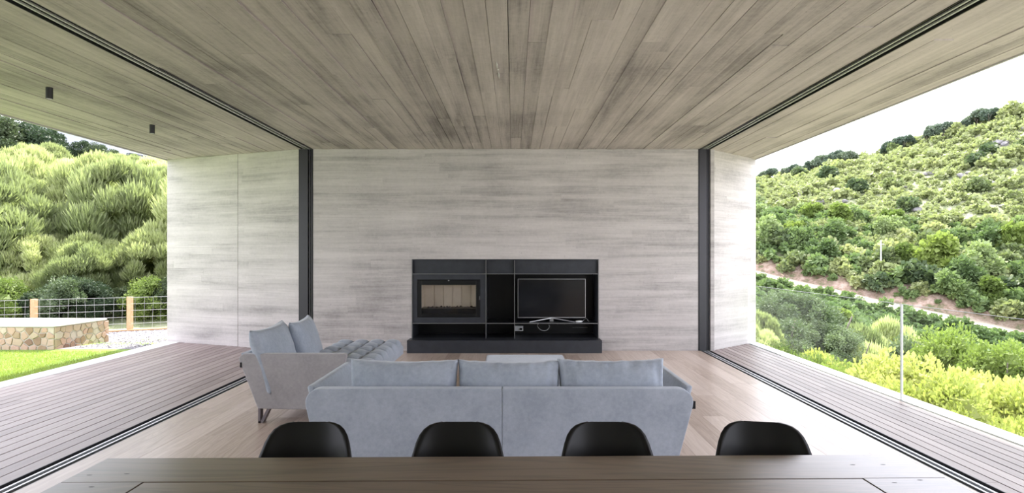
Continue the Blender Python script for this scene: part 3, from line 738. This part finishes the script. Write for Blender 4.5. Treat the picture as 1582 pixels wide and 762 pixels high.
for k in range(9000):
    y = rg.uniform(9.25, 12.6); x = rg.uniform(-9.0, -5.7)
    if fence_d(x, y) > 0.05 or y < 9.3 or (x < -7.3 and y < 10.45) or y > 9.75 - (x + 6.1) * 0.1 and x > -6.1: continue
    s = rg.uniform(0.012, 0.03); z = -0.03 - 0.13 * sm(9.2, 12.0, y); a = rg.uniform(0, PI); ca, sa = math.cos(a) * s, math.sin(a) * s
    mb.add([(x - ca, y - sa, z), (x + sa * .7, y - ca * .7, z), (x + ca, y + sa, z), (x - sa * .7, y + ca * .7, z), (x + ca * .2, y, z + s * .7)], [(0, 1, 4), (1, 2, 4), (2, 3, 4), (3, 0, 4)])
o = mb.build('gravel', M['pebble']); tag(o, 'pale loose gravel between the deck corner and the wire fence', 'gravel', kind='stuff')
# ------------------------------------------------------------------ rubble wall
def stonem():
    m = NT('rubble_stone'); R = m.rnd(); f = m.noise(m.pos(), 14, 5, 0.65)
    v = m.math('ADD', m.math('MULTIPLY', R, 0.85), m.math('MULTIPLY', f, 0.15))
    m.set(Base_Color=m.ramp(v, [(0.05, (0.17, 0.085, 0.07, 1)), (0.2, (0.36, 0.25, 0.16, 1)), (0.4, (0.48, 0.38, 0.28, 1)), (0.6, (0.50, 0.33, 0.25, 1)), (0.8, (0.55, 0.48, 0.40, 1)), (1, (0.30, 0.20, 0.17, 1))]), Roughness=0.9)
    m.bump(f, 0.8, 0.01); return m.m
M['stone'] = stonem(); M['mortar'] = flat('mortar', (0.48, 0.43, 0.38, 1), 0.95, var=0.15); M['cap'] = flat('pale_wall_cap', (0.62, 0.59, 0.55, 1), 0.9, var=0.08)
rw = empty('stone_wall', (0, 0, 0), label='low rubble stone garden wall with a broad pale top on the lawn', cat='wall')
A = Vector((-7.47, 9.18)); B = Vector((-7.36, 10.25)); Cc = Vector((-11.6, 10.40)); Dd = Vector((-11.6, 9.18)); TZW = 0.335
MB().prism(roundpoly([A, B, Cc, Dd], [0.05, 0.12, 0, 0]), 'z', -0.5, TZW).build('core', M['mortar'], rw)
cp = [A + Vector((0.02, -0.02)), B + Vector((0.02, 0.02)), Cc, Dd + Vector((0, -0.02))]
MB().prism(roundpoly(cp, [0.05, 0.12, 0, 0]), 'z', TZW, TZW + 0.02).build('cap', M['cap'], rw, bevel=0.006)
def clip(poly, p, q):
    """keep the part of poly nearer to p than to q"""
    mid = ((p[0] + q[0]) / 2, (p[1] + q[1]) / 2); n = (q[0] - p[0], q[1] - p[1]); out_ = []
    d = lambda a: (a[0] - mid[0]) * n[0] + (a[1] - mid[1]) * n[1]
    for i in range(len(poly)):
        a, b = poly[i - 1], poly[i]; da, db = d(a), d(b)
        if (da < 0) != (db < 0): t = da / (da - db); out_.append((a[0] + (b[0] - a[0]) * t, a[1] + (b[1] - a[1]) * t))
        if db < 0: out_.append(b)
    return out_
def stones(P0, P1, z0, z1, nx, nz, seed):
    r = random.Random(seed); L = (P1 - P0).length; d = (P1 - P0) / L; nrm = Vector((d.y, -d.x)); H_ = z1 - z0; pts = []
    for j in range(nz):
        for i in range(nx): pts.append(((i + 0.5 + (j % 2) * .4 - .2 + r.uniform(-.34, .34)) * L / nx, z0 + (j + 0.5 + r.uniform(-.34, .34)) * H_ / nz))
    for p in pts:
        poly = [(0, z0), (L, z0), (L, z1), (0, z1)]
        for q in pts:
            if q is not p and abs(q[0] - p[0]) < 3 * L / nx: poly = clip(poly, p, q)
        if len(poly) < 3: continue
        cx = sum(a[0] for a in poly) / len(poly); cz = sum(a[1] for a in poly) / len(poly); pr = r.uniform(0.006, 0.018)
        q_ = r.uniform(0.78, 0.95); bs = [(cx + (a[0] - cx) * q_, cz + (a[1] - cz) * q_) for a in poly]; tp = [(cx + (a[0] - cx) * q_ * 0.88, cz + (a[1] - cz) * q_ * 0.86) for a in poly]; k = len(poly)
        V = [(P0.x + d.x * a + nrm.x * -0.01, P0.y + d.y * a + nrm.y * -0.01, z) for a, z in bs] + [(P0.x + d.x * a + nrm.x * pr * .6, P0.y + d.y * a + nrm.y * pr * .6, z) for a, z in bs] + [(P0.x + d.x * a + nrm.x * pr, P0.y + d.y * a + nrm.y * pr, z) for a, z in tp]
        o3 = Vector(V[0]); V = [tuple(Vector(v_) - o3) for v_ in V]
        Fc = [tuple(2 * k + i for i in range(k))] + [(i, (i + 1) % k, k + (i + 1) % k, k + i) for i in range(k)] + [(k + i, k + (i + 1) % k, 2 * k + (i + 1) % k, 2 * k + i) for i in range(k)]
        link('stone', mesh_of('stone', V, Fc, M['stone'], False), rw, tuple(o3))
stones(Vector((-11.5, 9.18)), A, -0.06, TZW - 0.005, 30, 4, 5)
stones(A, B, -0.18, TZW - 0.005, 9, 5, 9)
# ------------------------------------------------------------------ wire fence
fe = empty('wire_fence', (0, 0, 0), label='square mesh wire fence on wooden posts below the shrubby bank', cat='fence')
fp0 = Vector((-8.44, 12.4)); fdv = Vector((0.908, 0.418))
def fpt(s): p = fp0 + fdv * s; return p
fz = lambda s: -0.165
for s in (-3.35, -1.673, 0.0, 1.673, 3.346, 5.0):
    p = fpt(s); box('post', (p.x - 0.045, p.x + 0.045, p.y - 0.045, p.y + 0.045, -0.4, 0.595), M['post'], fe, 0.004)
for s in (-3.35, -1.673, 0.0, 1.673, 3.346):
    mb = MB(); a = fpt(s + 0.045); b = fpt(s + 1.628)
    for k in range(6):
        z = 0.58 - k * 0.143; off = -0.05
        mb.tube([(a.x, a.y + off, z), (b.x, b.y + off, z)], 0.0032, 4)
    for k in range(10):
        q = fpt(s + 0.045 + 1.583 * (k + 0.5) / 10); bow = 0.03 * math.sin(k * 0.9)
        mb.tube([(q.x, q.y - 0.05, -0.15), (q.x + bow * .5, q.y - 0.05, 0.25), (q.x + bow, q.y - 0.05, 0.58)], 0.0026, 4)
    mb.build('wire_panel', M['wire'], fe)
mb = MB(); a = fpt(-3.4); b = fpt(5); mb.tube([(a.x, a.y - 0.08, -0.14), (b.x, b.y - 0.08, -0.14)], 0.022, 6); mb.build('bottom_rail', M['post'], fe)
# ================================================================== VEGETATION
def foliage(seed, R, Hh, nclump, nleaf, ls, kind='round', base=0.0, core=0.62, csize=0.42, taper=0.0):
    """leaf cards around clumps; the crown is a dome of radius R and height Hh above base"""
    r = random.Random(seed); V = []; Fc = []; cl = []
    for i in range(nclump):
        a = r.uniform(0, 2 * PI); q = r.random() ** 0.5; hz = r.random()
        prof = math.sqrt(max(0, 1 - (max(0, hz - 0.35) / 0.65) ** 2)) * (0.75 + 0.25 * min(1, hz / 0.35)) * (1 - taper * hz)
        q = 0.45 + 0.55 * q
        cl.append((R * prof * q * math.cos(a) * 0.8, R * prof * q * math.sin(a) * 0.8, base + Hh * (0.10 + 0.8 * hz), R * csize * r.uniform(0.65, 1.15)))
    for (cx, cy, cz, cr) in cl:
        if core:
            # small dark inner body of the clump so that one cannot look through
            n0 = len(V); k6 = 6; rr = cr * core
            ringz = ((-0.7, 0.65), (0.1, 1.0), (0.75, 0.6))
            for zz, q in ringz: V += [(cx + rr * q * math.cos(2 * PI * k / k6 + zz), cy + rr * q * math.sin(2 * PI * k / k6 + zz), cz + rr * zz) for k in range(k6)]
            Fc += [(n0 + j * k6 + k, n0 + j * k6 + (k + 1) % k6, n0 + (j + 1) * k6 + (k + 1) % k6, n0 + (j + 1) * k6 + k) for j in range(2) for k in range(k6)] + [tuple(n0 + 12 + k for k in range(k6)), tuple(n0 + k for k in reversed(range(k6)))]
        for _ in range(nleaf // nclump):
            z = r.uniform(-0.6, 1); a = r.uniform(0, 2 * PI); q = math.sqrt(1 - min(1, z * z)); rr = cr * r.uniform(0.62, 1.08)
            d = Vector((q * math.cos(a), q * math.sin(a), z)); p = Vector((cx, cy, cz)) + d * rr; L = ls * r.uniform(0.6, 1.4)
            if kind == 'feather': ax = (d * 0.55 + Vector((r.gauss(0, .25), r.gauss(0, .25), 1.0))).normalized(); wd = L * 0.075
            elif kind == 'leaf': ax = (d + Vector((r.gauss(0, .6), r.gauss(0, .6), r.gauss(0, .4)))).normalized(); wd = L * 0.34
            else: ax = (d + Vector((r.gauss(0, .7), r.gauss(0, .7), r.gauss(0, .5)))).normalized(); wd = L * 0.5
            sd_ = ax.cross(Vector((r.gauss(0, 1), r.gauss(0, 1), r.gauss(0, 1)))).normalized() * wd
            n0 = len(V); V += [tuple(p), tuple(p + ax * L * 0.5 + sd_), tuple(p + ax * L), tuple(p + ax * L * 0.5 - sd_)]; Fc.append((n0, n0 + 1, n0 + 2, n0 + 3))
    return V, Fc
def trunk(mb, seed, top, R, r0, forks=5, lean=0.3):
    r = random.Random(seed); p = Vector((0, 0, -0.5)); pts = [p]
    for k in range(4): p = p + Vector((r.uniform(-lean, lean), r.uniform(-lean, lean), (top + 0.5) / 6)); pts.append(p)
    mb.tube(pts, r0, 7, True, r0 * 0.7)
    for k in range(forks):
        a = 2 * PI * k / forks + r.uniform(-.4, .4); q = pts[r.choice([2, 3, 4])]
        e = q + Vector((math.cos(a) * R * 0.65, math.sin(a) * R * 0.65, (top - q.z) * r.uniform(0.5, 0.95)))
        md = (q + e) / 2 + Vector((r.uniform(-.2, .2), r.uniform(-.2, .2), -0.1 * R)); mb.tube([q, md, e], r0 * 0.5, 6, True, r0 * 0.15)
C = lambda *a: tuple(a) + (1,)
M['l_feather'] = leafmat('feathery_pale_green', [C(0.25, 0.29, 0.15), C(0.44, 0.475, 0.25), C(0.62, 0.64, 0.38)], 0.5, 1.2)
M['l_green'] = leafmat('mid_green_leaves', [C(0.085, 0.125, 0.035), C(0.17, 0.235, 0.065), C(0.28, 0.35, 0.10)], 0.35, 1.2)
M['l_dark'] = leafmat('dark_green_leaves', [C(0.03, 0.055, 0.03), C(0.055, 0.085, 0.045), C(0.09, 0.12, 0.06)], 0.2, 1.2)
M['l_olive'] = leafmat('grey_green_leaves', [C(0.10, 0.14, 0.075), C(0.18, 0.23, 0.13), C(0.28, 0.33, 0.21)], 0.25, 1.2)
M['l_yellow'] = leafmat('yellow_green_leaves', [C(0.20, 0.26, 0.06), C(0.38, 0.42, 0.12), C(0.56, 0.56, 0.22)], 0.45, 1.0)
M['l_hill'] = leafmat('hazed_hill_leaves', [C(0.09, 0.13, 0.07), C(0.23, 0.275, 0.13), C(0.40, 0.43, 0.22)], 0.30, 0.6)  # aerial haze put into the far foliage: paler, less saturated leaves
M['l_valley'] = leafmat('valley_tree_leaves', [C(0.10, 0.155, 0.07), C(0.19, 0.265, 0.11), C(0.31, 0.38, 0.18)], 0.30, 0.6)
M['l_ridge'] = leafmat('hazed_pine_needles', [C(0.09, 0.13, 0.10), C(0.14, 0.185, 0.14), C(0.19, 0.235, 0.17)], 0.15, 0.8)  # bluish distance haze mixed into the needle colour
M['bark'] = flat('grey_bark', (0.17, 0.14, 0.12, 1), 0.9, var=0.3)
def fmesh(name, mat, *a, **k): V, Fc = foliage(*a, **k); return mesh_of(name, V, Fc, mat, False)
def plant(name, loc, fol, s, label, cat, group, tr=None, rz=None, sz=None, R=random.Random(77)):
    e = empty(name, loc, R.uniform(0, 6.28) if rz is None else rz, label=label, cat=cat, group=group); e.scale = (s, s, s * (sz or 1))
    link('foliage', fol, e)
    if tr: link('trunk', tr, e)
    return e
# --- left bank
fe_m = [fmesh('feather_foliage', M['l_feather'], 100 + i, 1.3, 2.4, 64, 36000, 0.17, 'feather', core=0.42, csize=0.22) for i in range(3)]
gr_m = [fmesh('green_foliage', M['l_green'], 110 + i, 1.3, 2.0, 30, 15000, 0.075, 'leaf', csize=0.32) for i in range(2)]
dk_m = fmesh('dark_foliage', M['l_dark'], 120, 1.6, 3.4, 34, 14000, 0.12, 'leaf', base=0.5, csize=0.34)
ol_m = fmesh('olive_foliage', M['l_olive'], 130, 1.5, 2.0, 34, 15000, 0.075, 'leaf', csize=0.28, core=0.5)
tm = MB(); trunk(tm, 3, 1.9, 1.0, 0.09, 5, 0.1); tmo = mesh_of('trunk_mesh', tm.V, tm.F, M['bark'], True)
rl = random.Random(31); placed = []
cnt = 0
def free(x, y, r, f=0.62):
    for a, b, c in placed:
        if (a - x) ** 2 + (b - y) ** 2 < ((c + r) * f) ** 2: return False
    return True
# low growth right behind the fence
for k in range(16):
    s_ = -3.2 + k * 0.56; p = fpt(s_) + Vector((-0.418, 0.908)) * rl.uniform(1.2, 1.7); sc = rl.uniform(0.42, 0.62)
    kind = (1, 0, 4, 2, 1, 4, 3, 1, 4, 2, 1, 0, 4, 2, 3, 1)[k]
    if kind in (0, 3): m_, nm, lb = gr_m[k % 2], 'leafy_shrub', 'dense green leafy shrub just behind the wire fence'
    elif kind in (1, 4): m_, nm, lb = dk_m, 'dark_shrub', 'dark shrub standing for the shadow strip just behind the wire fence';  # dark leaf colour stands in for the shade at fence level
    else: m_, nm, lb = ol_m, 'grey_shrub', 'grey-green wiry shrub just behind the wire fence'
    if kind in (1, 4): sc *= 0.5
    plant(nm, (p.x, p.y, terrain(p.x, p.y) - 0.15), m_, sc, lb, 'shrub', 'shrubs along the wire fence ' + nm.split('_')[0]); placed.append((p.x, p.y, sc * 1.2))
tries = 0
while tries < 6000 and cnt < 230:
    tries += 1; y = rl.uniform(14, 40); x = -y * rl.uniform(0.45, 1.08); d = fence_d(x, y)
    if d < 2.2 or d > 32: continue
    sc = rl.uniform(0.6, 1.3) * (0.9 + d / 45)
    if not free(x, y, sc * 1.25, 0.50): continue
    z = terrain(x, y)
    top = 1.5 + (0.183 if x / y > -0.80 else 0.198) * y
    if z + sc * 2.6 > top: sc = (top - z) / 2.6
    if sc < 0.45: continue
    k = rl.random(); far = d > 17
    if far and k < 0.42: m_, nm, lb = gr_m[cnt % 2], 'round_bush', 'rounded bright green bush high on the left bank'
    elif k < 0.16 and not far: m_, nm, lb = ol_m, 'grey_shrub', 'loose grey-green shrub part way up the left bank'
    elif k < 0.26: m_, nm, lb = gr_m[0], 'leafy_shrub', 'darker green leafy shrub among the feathery ones on the left bank'
    else: m_, nm, lb = fe_m[cnt % 3], 'feathery_shrub', 'tall feathery pale green shrub on the left bank'
    px = 793 + F * x / y; zn = ('low on the left bank', 'half way up the left bank', 'high on the left bank')[0 if d < 8 else 1 if d < 16 else 2]
    wh = 'at the frame edge' if px < 40 else 'between the two fence posts' if px < 200 else 'beside the concrete wing'
    lb = lb.replace('tall ', '').replace('rounded ', '').replace('loose ', '').replace('darker ', '').split(' on the left')[0].split(' part way')[0].split(' high on')[0].split(' among')[0] + ' ' + zn + ', ' + wh
    plant(nm, (x, y, z - 0.2), m_, sc, lb, 'shrub', lb, sz=rl.uniform(0.9, 1.15)); placed.append((x, y, sc * 1.25)); cnt += 1
# darker trees on the skyline
for k, (px, py, y, sc) in enumerate(((-10, 176, 42, 1.5), (35, 184, 44, 1.3), (62, 194, 43, 1.1), (82, 203, 46, 0.8), (128, 217, 46, 0.6), (150, 221, 44, 0.6), (172, 231, 42, 0.7), (200, 238, 40, 0.7))):
    x = (px - 793) / F * y; top = 1.5 + (395 - py) / F * y
    plant('dark_tree', (x, y, top - sc * 3.9), dk_m, sc, 'dark blue-green tree on the skyline above the left bank', 'tree', 'dark trees above the left bank', tmo)
# pale house behind them
hx, hy = (118 - 793) / F * 56, 56
hb = empty('hillside_house', (hx, hy, 0), label='pale house wall glimpsed between the dark trees above the left bank', cat='house')
M['render'] = flat('pale_blue_render', (0.36, 0.37, 0.44, 1), 0.8, var=0.04); M['roof'] = flat('grey_roof', (0.12, 0.12, 0.15, 1), 0.8)
box('wall', (-4.6, 3.4, 0, 6, 4, 14.6), M['render'], hb); box('roof', (-5.0, 3.8, -0.4, 6.4, 14.6, 15.0), M['roof'], hb)
box('window', (-3.6, -2.6, -0.05, 0, 12.4, 13.6), M['screen'], hb)
hb2 = empty('garden_shed', ((222 - 793) / F * 44, 44, 0), label='small dark shed with a pale end at the top of the left bank', cat='shed')
MB().prism(roundpoly([(-1.4, 5), (1.0, 5), (1.0, 9.15), (-1.4, 9.6)], [0, 0, 0.9, 0.3]), 'y', 0, 3).build('body', M['roof'], hb2); box('end_wall', (1.0, 1.7, -0.1, 3, 5, 9.0), M['render'], hb2)

# --- right: near plants by hand
ye_m = [fmesh('yellow_foliage', M['l_yellow'], 140 + i, 2.3, 2.6, 70, 52000, 0.085, 'leaf', csize=0.21, core=0.7) for i in range(2)]
near = [  # px, py of the top, distance y, mesh scale, kind
    (1400, 562, 11.0, 1.0, 'y'), (1500, 572, 11.5, 1.05, 'y'), (1572, 612, 10.2, 0.85, 'y'), (1325, 566, 13.5, 0.85, 'y'), (1450, 590, 9.2, 0.7, 'y'), (1618, 600, 11.0, 1.0, 'y'), (1275, 548, 16.5, 0.75, 'y'),
    (1252, 545, 13.6, 0.95, 'g'), (1300, 565, 12.0, 0.85, 'g'), (1345, 590, 10.8, 0.7, 'g'), (1205, 534, 14.6, 0.7, 'g'),
    (1172, 474, 17.5, 0.62, 'f'), (1160, 496, 16.0, 0.6, 'f'), (1186, 508, 16.5, 0.45, 'f'), (1325, 492, 23.0, 1.2, 'f'), (1372, 484, 25.0, 1.2, 'f'), (1345, 528, 18.5, 0.95, 'f'), (1300, 515, 20.5, 0.9, 'f'), (1470, 510, 19.0, 1.2, 'g2'), (1545, 520, 17.5, 1.2, 'g2'), (1425, 515, 21.0, 1.1, 'o')]
for k, (px, py, y, sc, kd) in enumerate(near):
    x = (px - 793) / F * y; top = 1.5 + (395 - py) / F * y
    if kd == 'y': m_, hgt, nm, lb, g_ = ye_m[k % 2], 2.75, 'yellow_bush', 'broad yellow-green leafy bush just below the glass balustrade', 'yellow-green bushes below the balustrade'
    elif kd == 'g': m_, hgt, nm, lb, g_ = gr_m[k % 2], 2.15, 'green_bush', 'dark green bush tucked against the outer edge of the right deck', 'green bushes against the right deck edge'
    elif kd == 'f': m_, hgt, nm, lb, g_ = fe_m[k % 3], 2.6, 'feathery_shrub', 'upright feathery light green shrub below the right deck', 'feathery shrubs below the right deck'
    elif kd == 'g2': m_, hgt, nm, lb, g_ = gr_m[k % 2], 2.15, 'valley_tree', 'dense green tree standing behind the yellow-green bushes', 'trees behind the yellow-green bushes'
    else: m_, hgt, nm, lb, g_ = ol_m, 2.2, 'grey_shrub', 'grey-green tree crown behind the yellow-green bushes', None
    gz_ = terrain(x, y); sz = max(1.0, (top - gz_ + 0.3) / (hgt * sc)) if (top - gz_) > hgt * sc else 1.0
    sz = min(sz, 1.5)
    plant(nm, (x, y, top - hgt * sc * sz), m_, sc, lb, 'tree' if kd in ('g2', 'o') else 'shrub', g_, tmo if kd in ('g2', 'o') else None, sz=sz)
# grey-green tree with bare dark limbs by the wing wall
olt = fmesh('olive_crown', M['l_olive'], 150, 2.6, 3.4, 60, 36000, 0.085, 'leaf', base=2.4, core=0.0, csize=0.19)
tm = MB(); trunk(tm, 8, 5.2, 2.6, 0.17, 11, 0.35); tm2 = mesh_of('trunk_mesh', tm.V, tm.F, M['bark'], True)
for (px, py, y, sc, lb) in ((1220, 448, 20.5, 0.92, 'spreading grey-green tree with dark branching limbs near the right wing wall'), (1272, 496, 19, 0.6, 'smaller grey-green round tree beside the spreading one below the right deck')):
    x = (px - 793) / F * y; top = 1.5 + (395 - py) / F * y
    plant('olive_tree', (x, y, top - 6.0 * sc), olt, sc, lb, 'tree', None, tm2)
# --- valley and hillside: individuals first, the rest as one mass
hill_m = [fmesh('scrub_foliage', M['l_hill'], 200 + i, 1.5, 1.9, 9, 900, 0.42, 'round', csize=0.5, core=0.8) for i in range(4)]
val_m = [fmesh('valley_foliage', M['l_valley'], 210 + i, 1.7, 3.0, 14, 2600, 0.34, 'leaf', csize=0.42, core=0.75, taper=0.2) for i in range(4)]
val_d = [fmesh('valley_foliage', M['l_green'], 220 + i, 1.7, 2.8, 14, 2600, 0.34, 'round', csize=0.42, core=0.75, taper=0.1) for i in range(2)]
rh = random.Random(99); cand = []; cell = {}
def okc(x, y, r, f):
    i, j = int(x // 6), int(y // 6)
    for a in (-1, 0, 1):
        for b in (-1, 0, 1):
            for (X, Y, Q) in cell.get((i + a, j + b), ()):
                if (X - x) ** 2 + (Y - y) ** 2 < ((Q + r) * f) ** 2: return False
    cell.setdefault((i, j), []).append((x, y, r)); return True
for t in range(60000):
    y = 17 + 310 * (rh.random() ** 0.75); x = y * rh.uniform(0.36, 1.12); u = 0.76 * x + 0.65 * y
    if u < 19 or u > 262 or 127.5 < u < 136.8: continue
    if u < 137:
        sc = rh.uniform(0.75, 1.35) * (0.8 if u > 112 else 1.0) * (0.8 if u < 30 else 1.0); r = 1.6 * sc; f = 0.60; kind = 'v'
        if u > 119: sc *= 0.62 + 0.4 * (rh.random() < 0.4); r = 1.6 * sc
    else:
        n_ = noise.noise(Vector((x / 22, y / 22, 5))); low = u < 168
        sc = (rh.uniform(0.9, 2.2) if low else 0.5 + 1.5 * rh.random() ** 1.6) * (1 + 0.3 * n_); r = 1.5 * sc; f = 0.60 if low else 0.86 - 0.2 * n_; kind = 'v' if (low and rh.random() < .55) else 'h'
        px = 793 + F * x / y
        if not low and px < 1330 and rh.random() < 0.30: continue
    if not okc(x, y, r, f): continue
    z = terrain(x, y)
    hgt = (3.1 if kind == 'v' else 2.0) * sc; py = 395 - (z + hgt - 1.5) / y * F; px = 793 + F * x / y
    if u < 60 and py < 478 + (px - 1168) * 0.06: continue
    if u < 127 and py < 412 + (px - 1200) * 0.20: continue
    cand.append((sc * r / y if px < 1640 and px > 1150 else 0, x, y, z, sc, kind, u))
cand.sort(reverse=True); rest = []
for k, (ap, x, y, z, sc, kind, u) in enumerate(cand):
    if k < 290:
        pxx = 793 + F * x / y; wz = 'between the wing wall and the utility pole' if pxx < 1361 else 'beyond the utility pole'
        szw = 'small' if sc < 0.85 else 'mid-sized' if sc < 1.25 else 'large'
        if kind == 'v':
            m_ = (val_m + val_d)[k % 6]
            if u < 60: nm, lb, g_ = 'valley_tree', szw + ' round green tree in the near valley, ' + wz, ''
            elif u < 137: nm, lb, g_ = 'valley_tree', szw + ' bushy green tree below the dirt track, ' + wz, ''
            else: nm, lb, g_ = 'hillside_tree', szw + ' bushy green tree above the dirt track, ' + wz, ''
        else: m_ = hill_m[k % 4]; nm, lb, g_ = 'hillside_shrub', szw + ' shrub above the dirt track, ' + wz, ''
        o = link(nm, m_); o.location = (x, y, z - 0.25); o.rotation_euler = (0, 0, rh.uniform(0, 6.28)); o.scale = (sc, sc, sc * rh.uniform(0.9, 1.15)); tag(o, lb, 'shrub' if 'shrub' in nm else 'tree', lb)
    else: rest.append((x, y, z, sc, kind))
# the many more that cannot be told apart: joined cheap crowns of real leaves, low detail, one object each
cheap = {'h': [foliage(300 + i, 1.5, 1.9, 5, 150, 0.70, 'round', csize=0.55, core=0.95) for i in range(5)], 'v': [foliage(310 + i, 1.7, 2.9, 7, 210, 0.72, 'round', csize=0.45, core=0.95, taper=0.15) for i in range(5)]}
for kind, nm, mats, lb in (('h', 'distant_scrub', M['l_hill'], 'countless low scrub bushes covering the upper hillside'), ('v', 'distant_trees', M['l_valley'], 'mass of distant green tree crowns filling the valley and lower slope')):
    V = []; Fc = []
    for (x, y, z, sc, kd) in rest:
        if kd != kind: continue
        Vc, Fcc = rh.choice(cheap[kind]); a = rh.uniform(0, 6.28); ca, sa = math.cos(a) * sc, math.sin(a) * sc; n0 = len(V)
        V += [(x + ca * p[0] - sa * p[1], y + sa * p[0] + ca * p[1], z - 0.25 + sc * p[2]) for p in Vc]; Fc += [tuple(i + n0 for i in f) for f in Fcc]
    o = link(nm, mesh_of(nm, V, Fc, mats)); tag(o, lb, 'vegetation', kind='stuff')
# umbrella pines along the ridge
pin = [fmesh('pine_crown', M['l_ridge'], 400 + i, 3.2, 2.6, 16, 3000, 0.5, 'round', base=2.6, csize=0.34, core=0.6) for i in range(2)]
tm = MB(); trunk(tm, 5, 4.6, 2.4, 0.2, 6, 0.4); tm3 = mesh_of('trunk_mesh', tm.V, tm.F, M['bark'], True)
def ridge_y(px):
    best = None; dx = (px - 793) / F; y = 120
    while y < 330:
        e = (terrain(dx * y, y) - 1.5) / y
        if best is None or e > best[0]: best = (e, y)
        y += 4
    return best[1] - 3
pp = [1172, 1182, 1193, 1204, 1216, 1226, 1234, 1243, 1252, 1262, 1270, 1278, 1284, 1292, 1302, 1312, 1368, 1376, 1390, 1398, 1402, 1436, 1446, 1458, 1466, 1490, 1497, 1506, 1515, 1530]
for k, px in enumerate(pp):
    y = ridge_y(px); x = (px - 793) / F * y
    plant('ridge_pine', (x, y, terrain(x, y) - 0.5), pin[k % 2], rh.uniform(0.7, 1.1), 'blue-green ridge pine on the skyline, ' + ('in the low cluster by the roof edge' if px < 1320 else 'in the middle cluster of the ridge' if px < 1430 else 'high up near the rocky summit'), 'tree', 'ridge pines ' + ('low' if px < 1320 else 'middle' if px < 1430 else 'high'), tm3)
# rock outcrops
M['rock'] = concrete('grey_rock', 'x', (1.0, 0.95, 0.98), 0.15, 0.36)
def rock_mesh(seed):
    bm = bmesh.new(); bmesh.ops.create_icosphere(bm, subdivisions=2, radius=1)
    for v in bm.verts: v.co *= 1 + 0.35 * noise.noise(v.co * 1.3 + Vector((seed * 3.7, 0, 0))) + 0.12 * noise.noise(v.co * 4 + Vector((seed, 5, 0)))
    for v in bm.verts: v.co.z *= 0.7
    me = bpy.data.meshes.new('rock_mesh'); bm.to_mesh(me); bm.free(); me.materials.append(M['rock']); return me
rk = [rock_mesh(i) for i in range(4)]
for k in range(64):
    if k < 22: px, py = rh.gauss(1540, 30), rh.gauss(245, 45)
    elif k < 44: px, py = rh.gauss(1225, 34), rh.gauss(335, 26)
    elif k < 52: px, py = rh.gauss(1460, 25), rh.gauss(270, 12)
    else: px, py = rh.uniform(1180, 1580), rh.uniform(270, 380)
    if px < 1172 or px > 1590: continue
    h_ = hit(px, py, 320, 120)
    if not h_: continue
    o = link('rock_outcrop', rk[k % 4]); s_ = rh.uniform(0.5, 1.9); o.location = (h_[0], h_[1], h_[2] + 0.1); o.scale = (s_, s_, s_ * rh.uniform(0.6, 1.1)); o.rotation_euler = (rh.uniform(-.3, .3), rh.uniform(-.3, .3), rh.uniform(0, 6))
    tag(o, 'grey rock outcrop among the scrub on the far hillside', 'rock', 'rock outcrops on the hillside')
# utility pole by the track
h_ = hit(1361, 432, 320, 60)
up = empty('utility_pole', (h_[0], h_[1], h_[2] - 0.5), label='slim pale utility pole standing beside the dirt track across the valley', cat='pole')
q = h_[1] / F
MB().tube([(0, 0, 0), (0, 0, 60 * q + 0.5)], 0.17, 8, True, 0.12).build('shaft', M['coping'], up); MB().box(-0.7, 0.7, -0.06, 0.06, 57 * q, 57 * q + 0.14).build('crossarm', M['coping'], up)
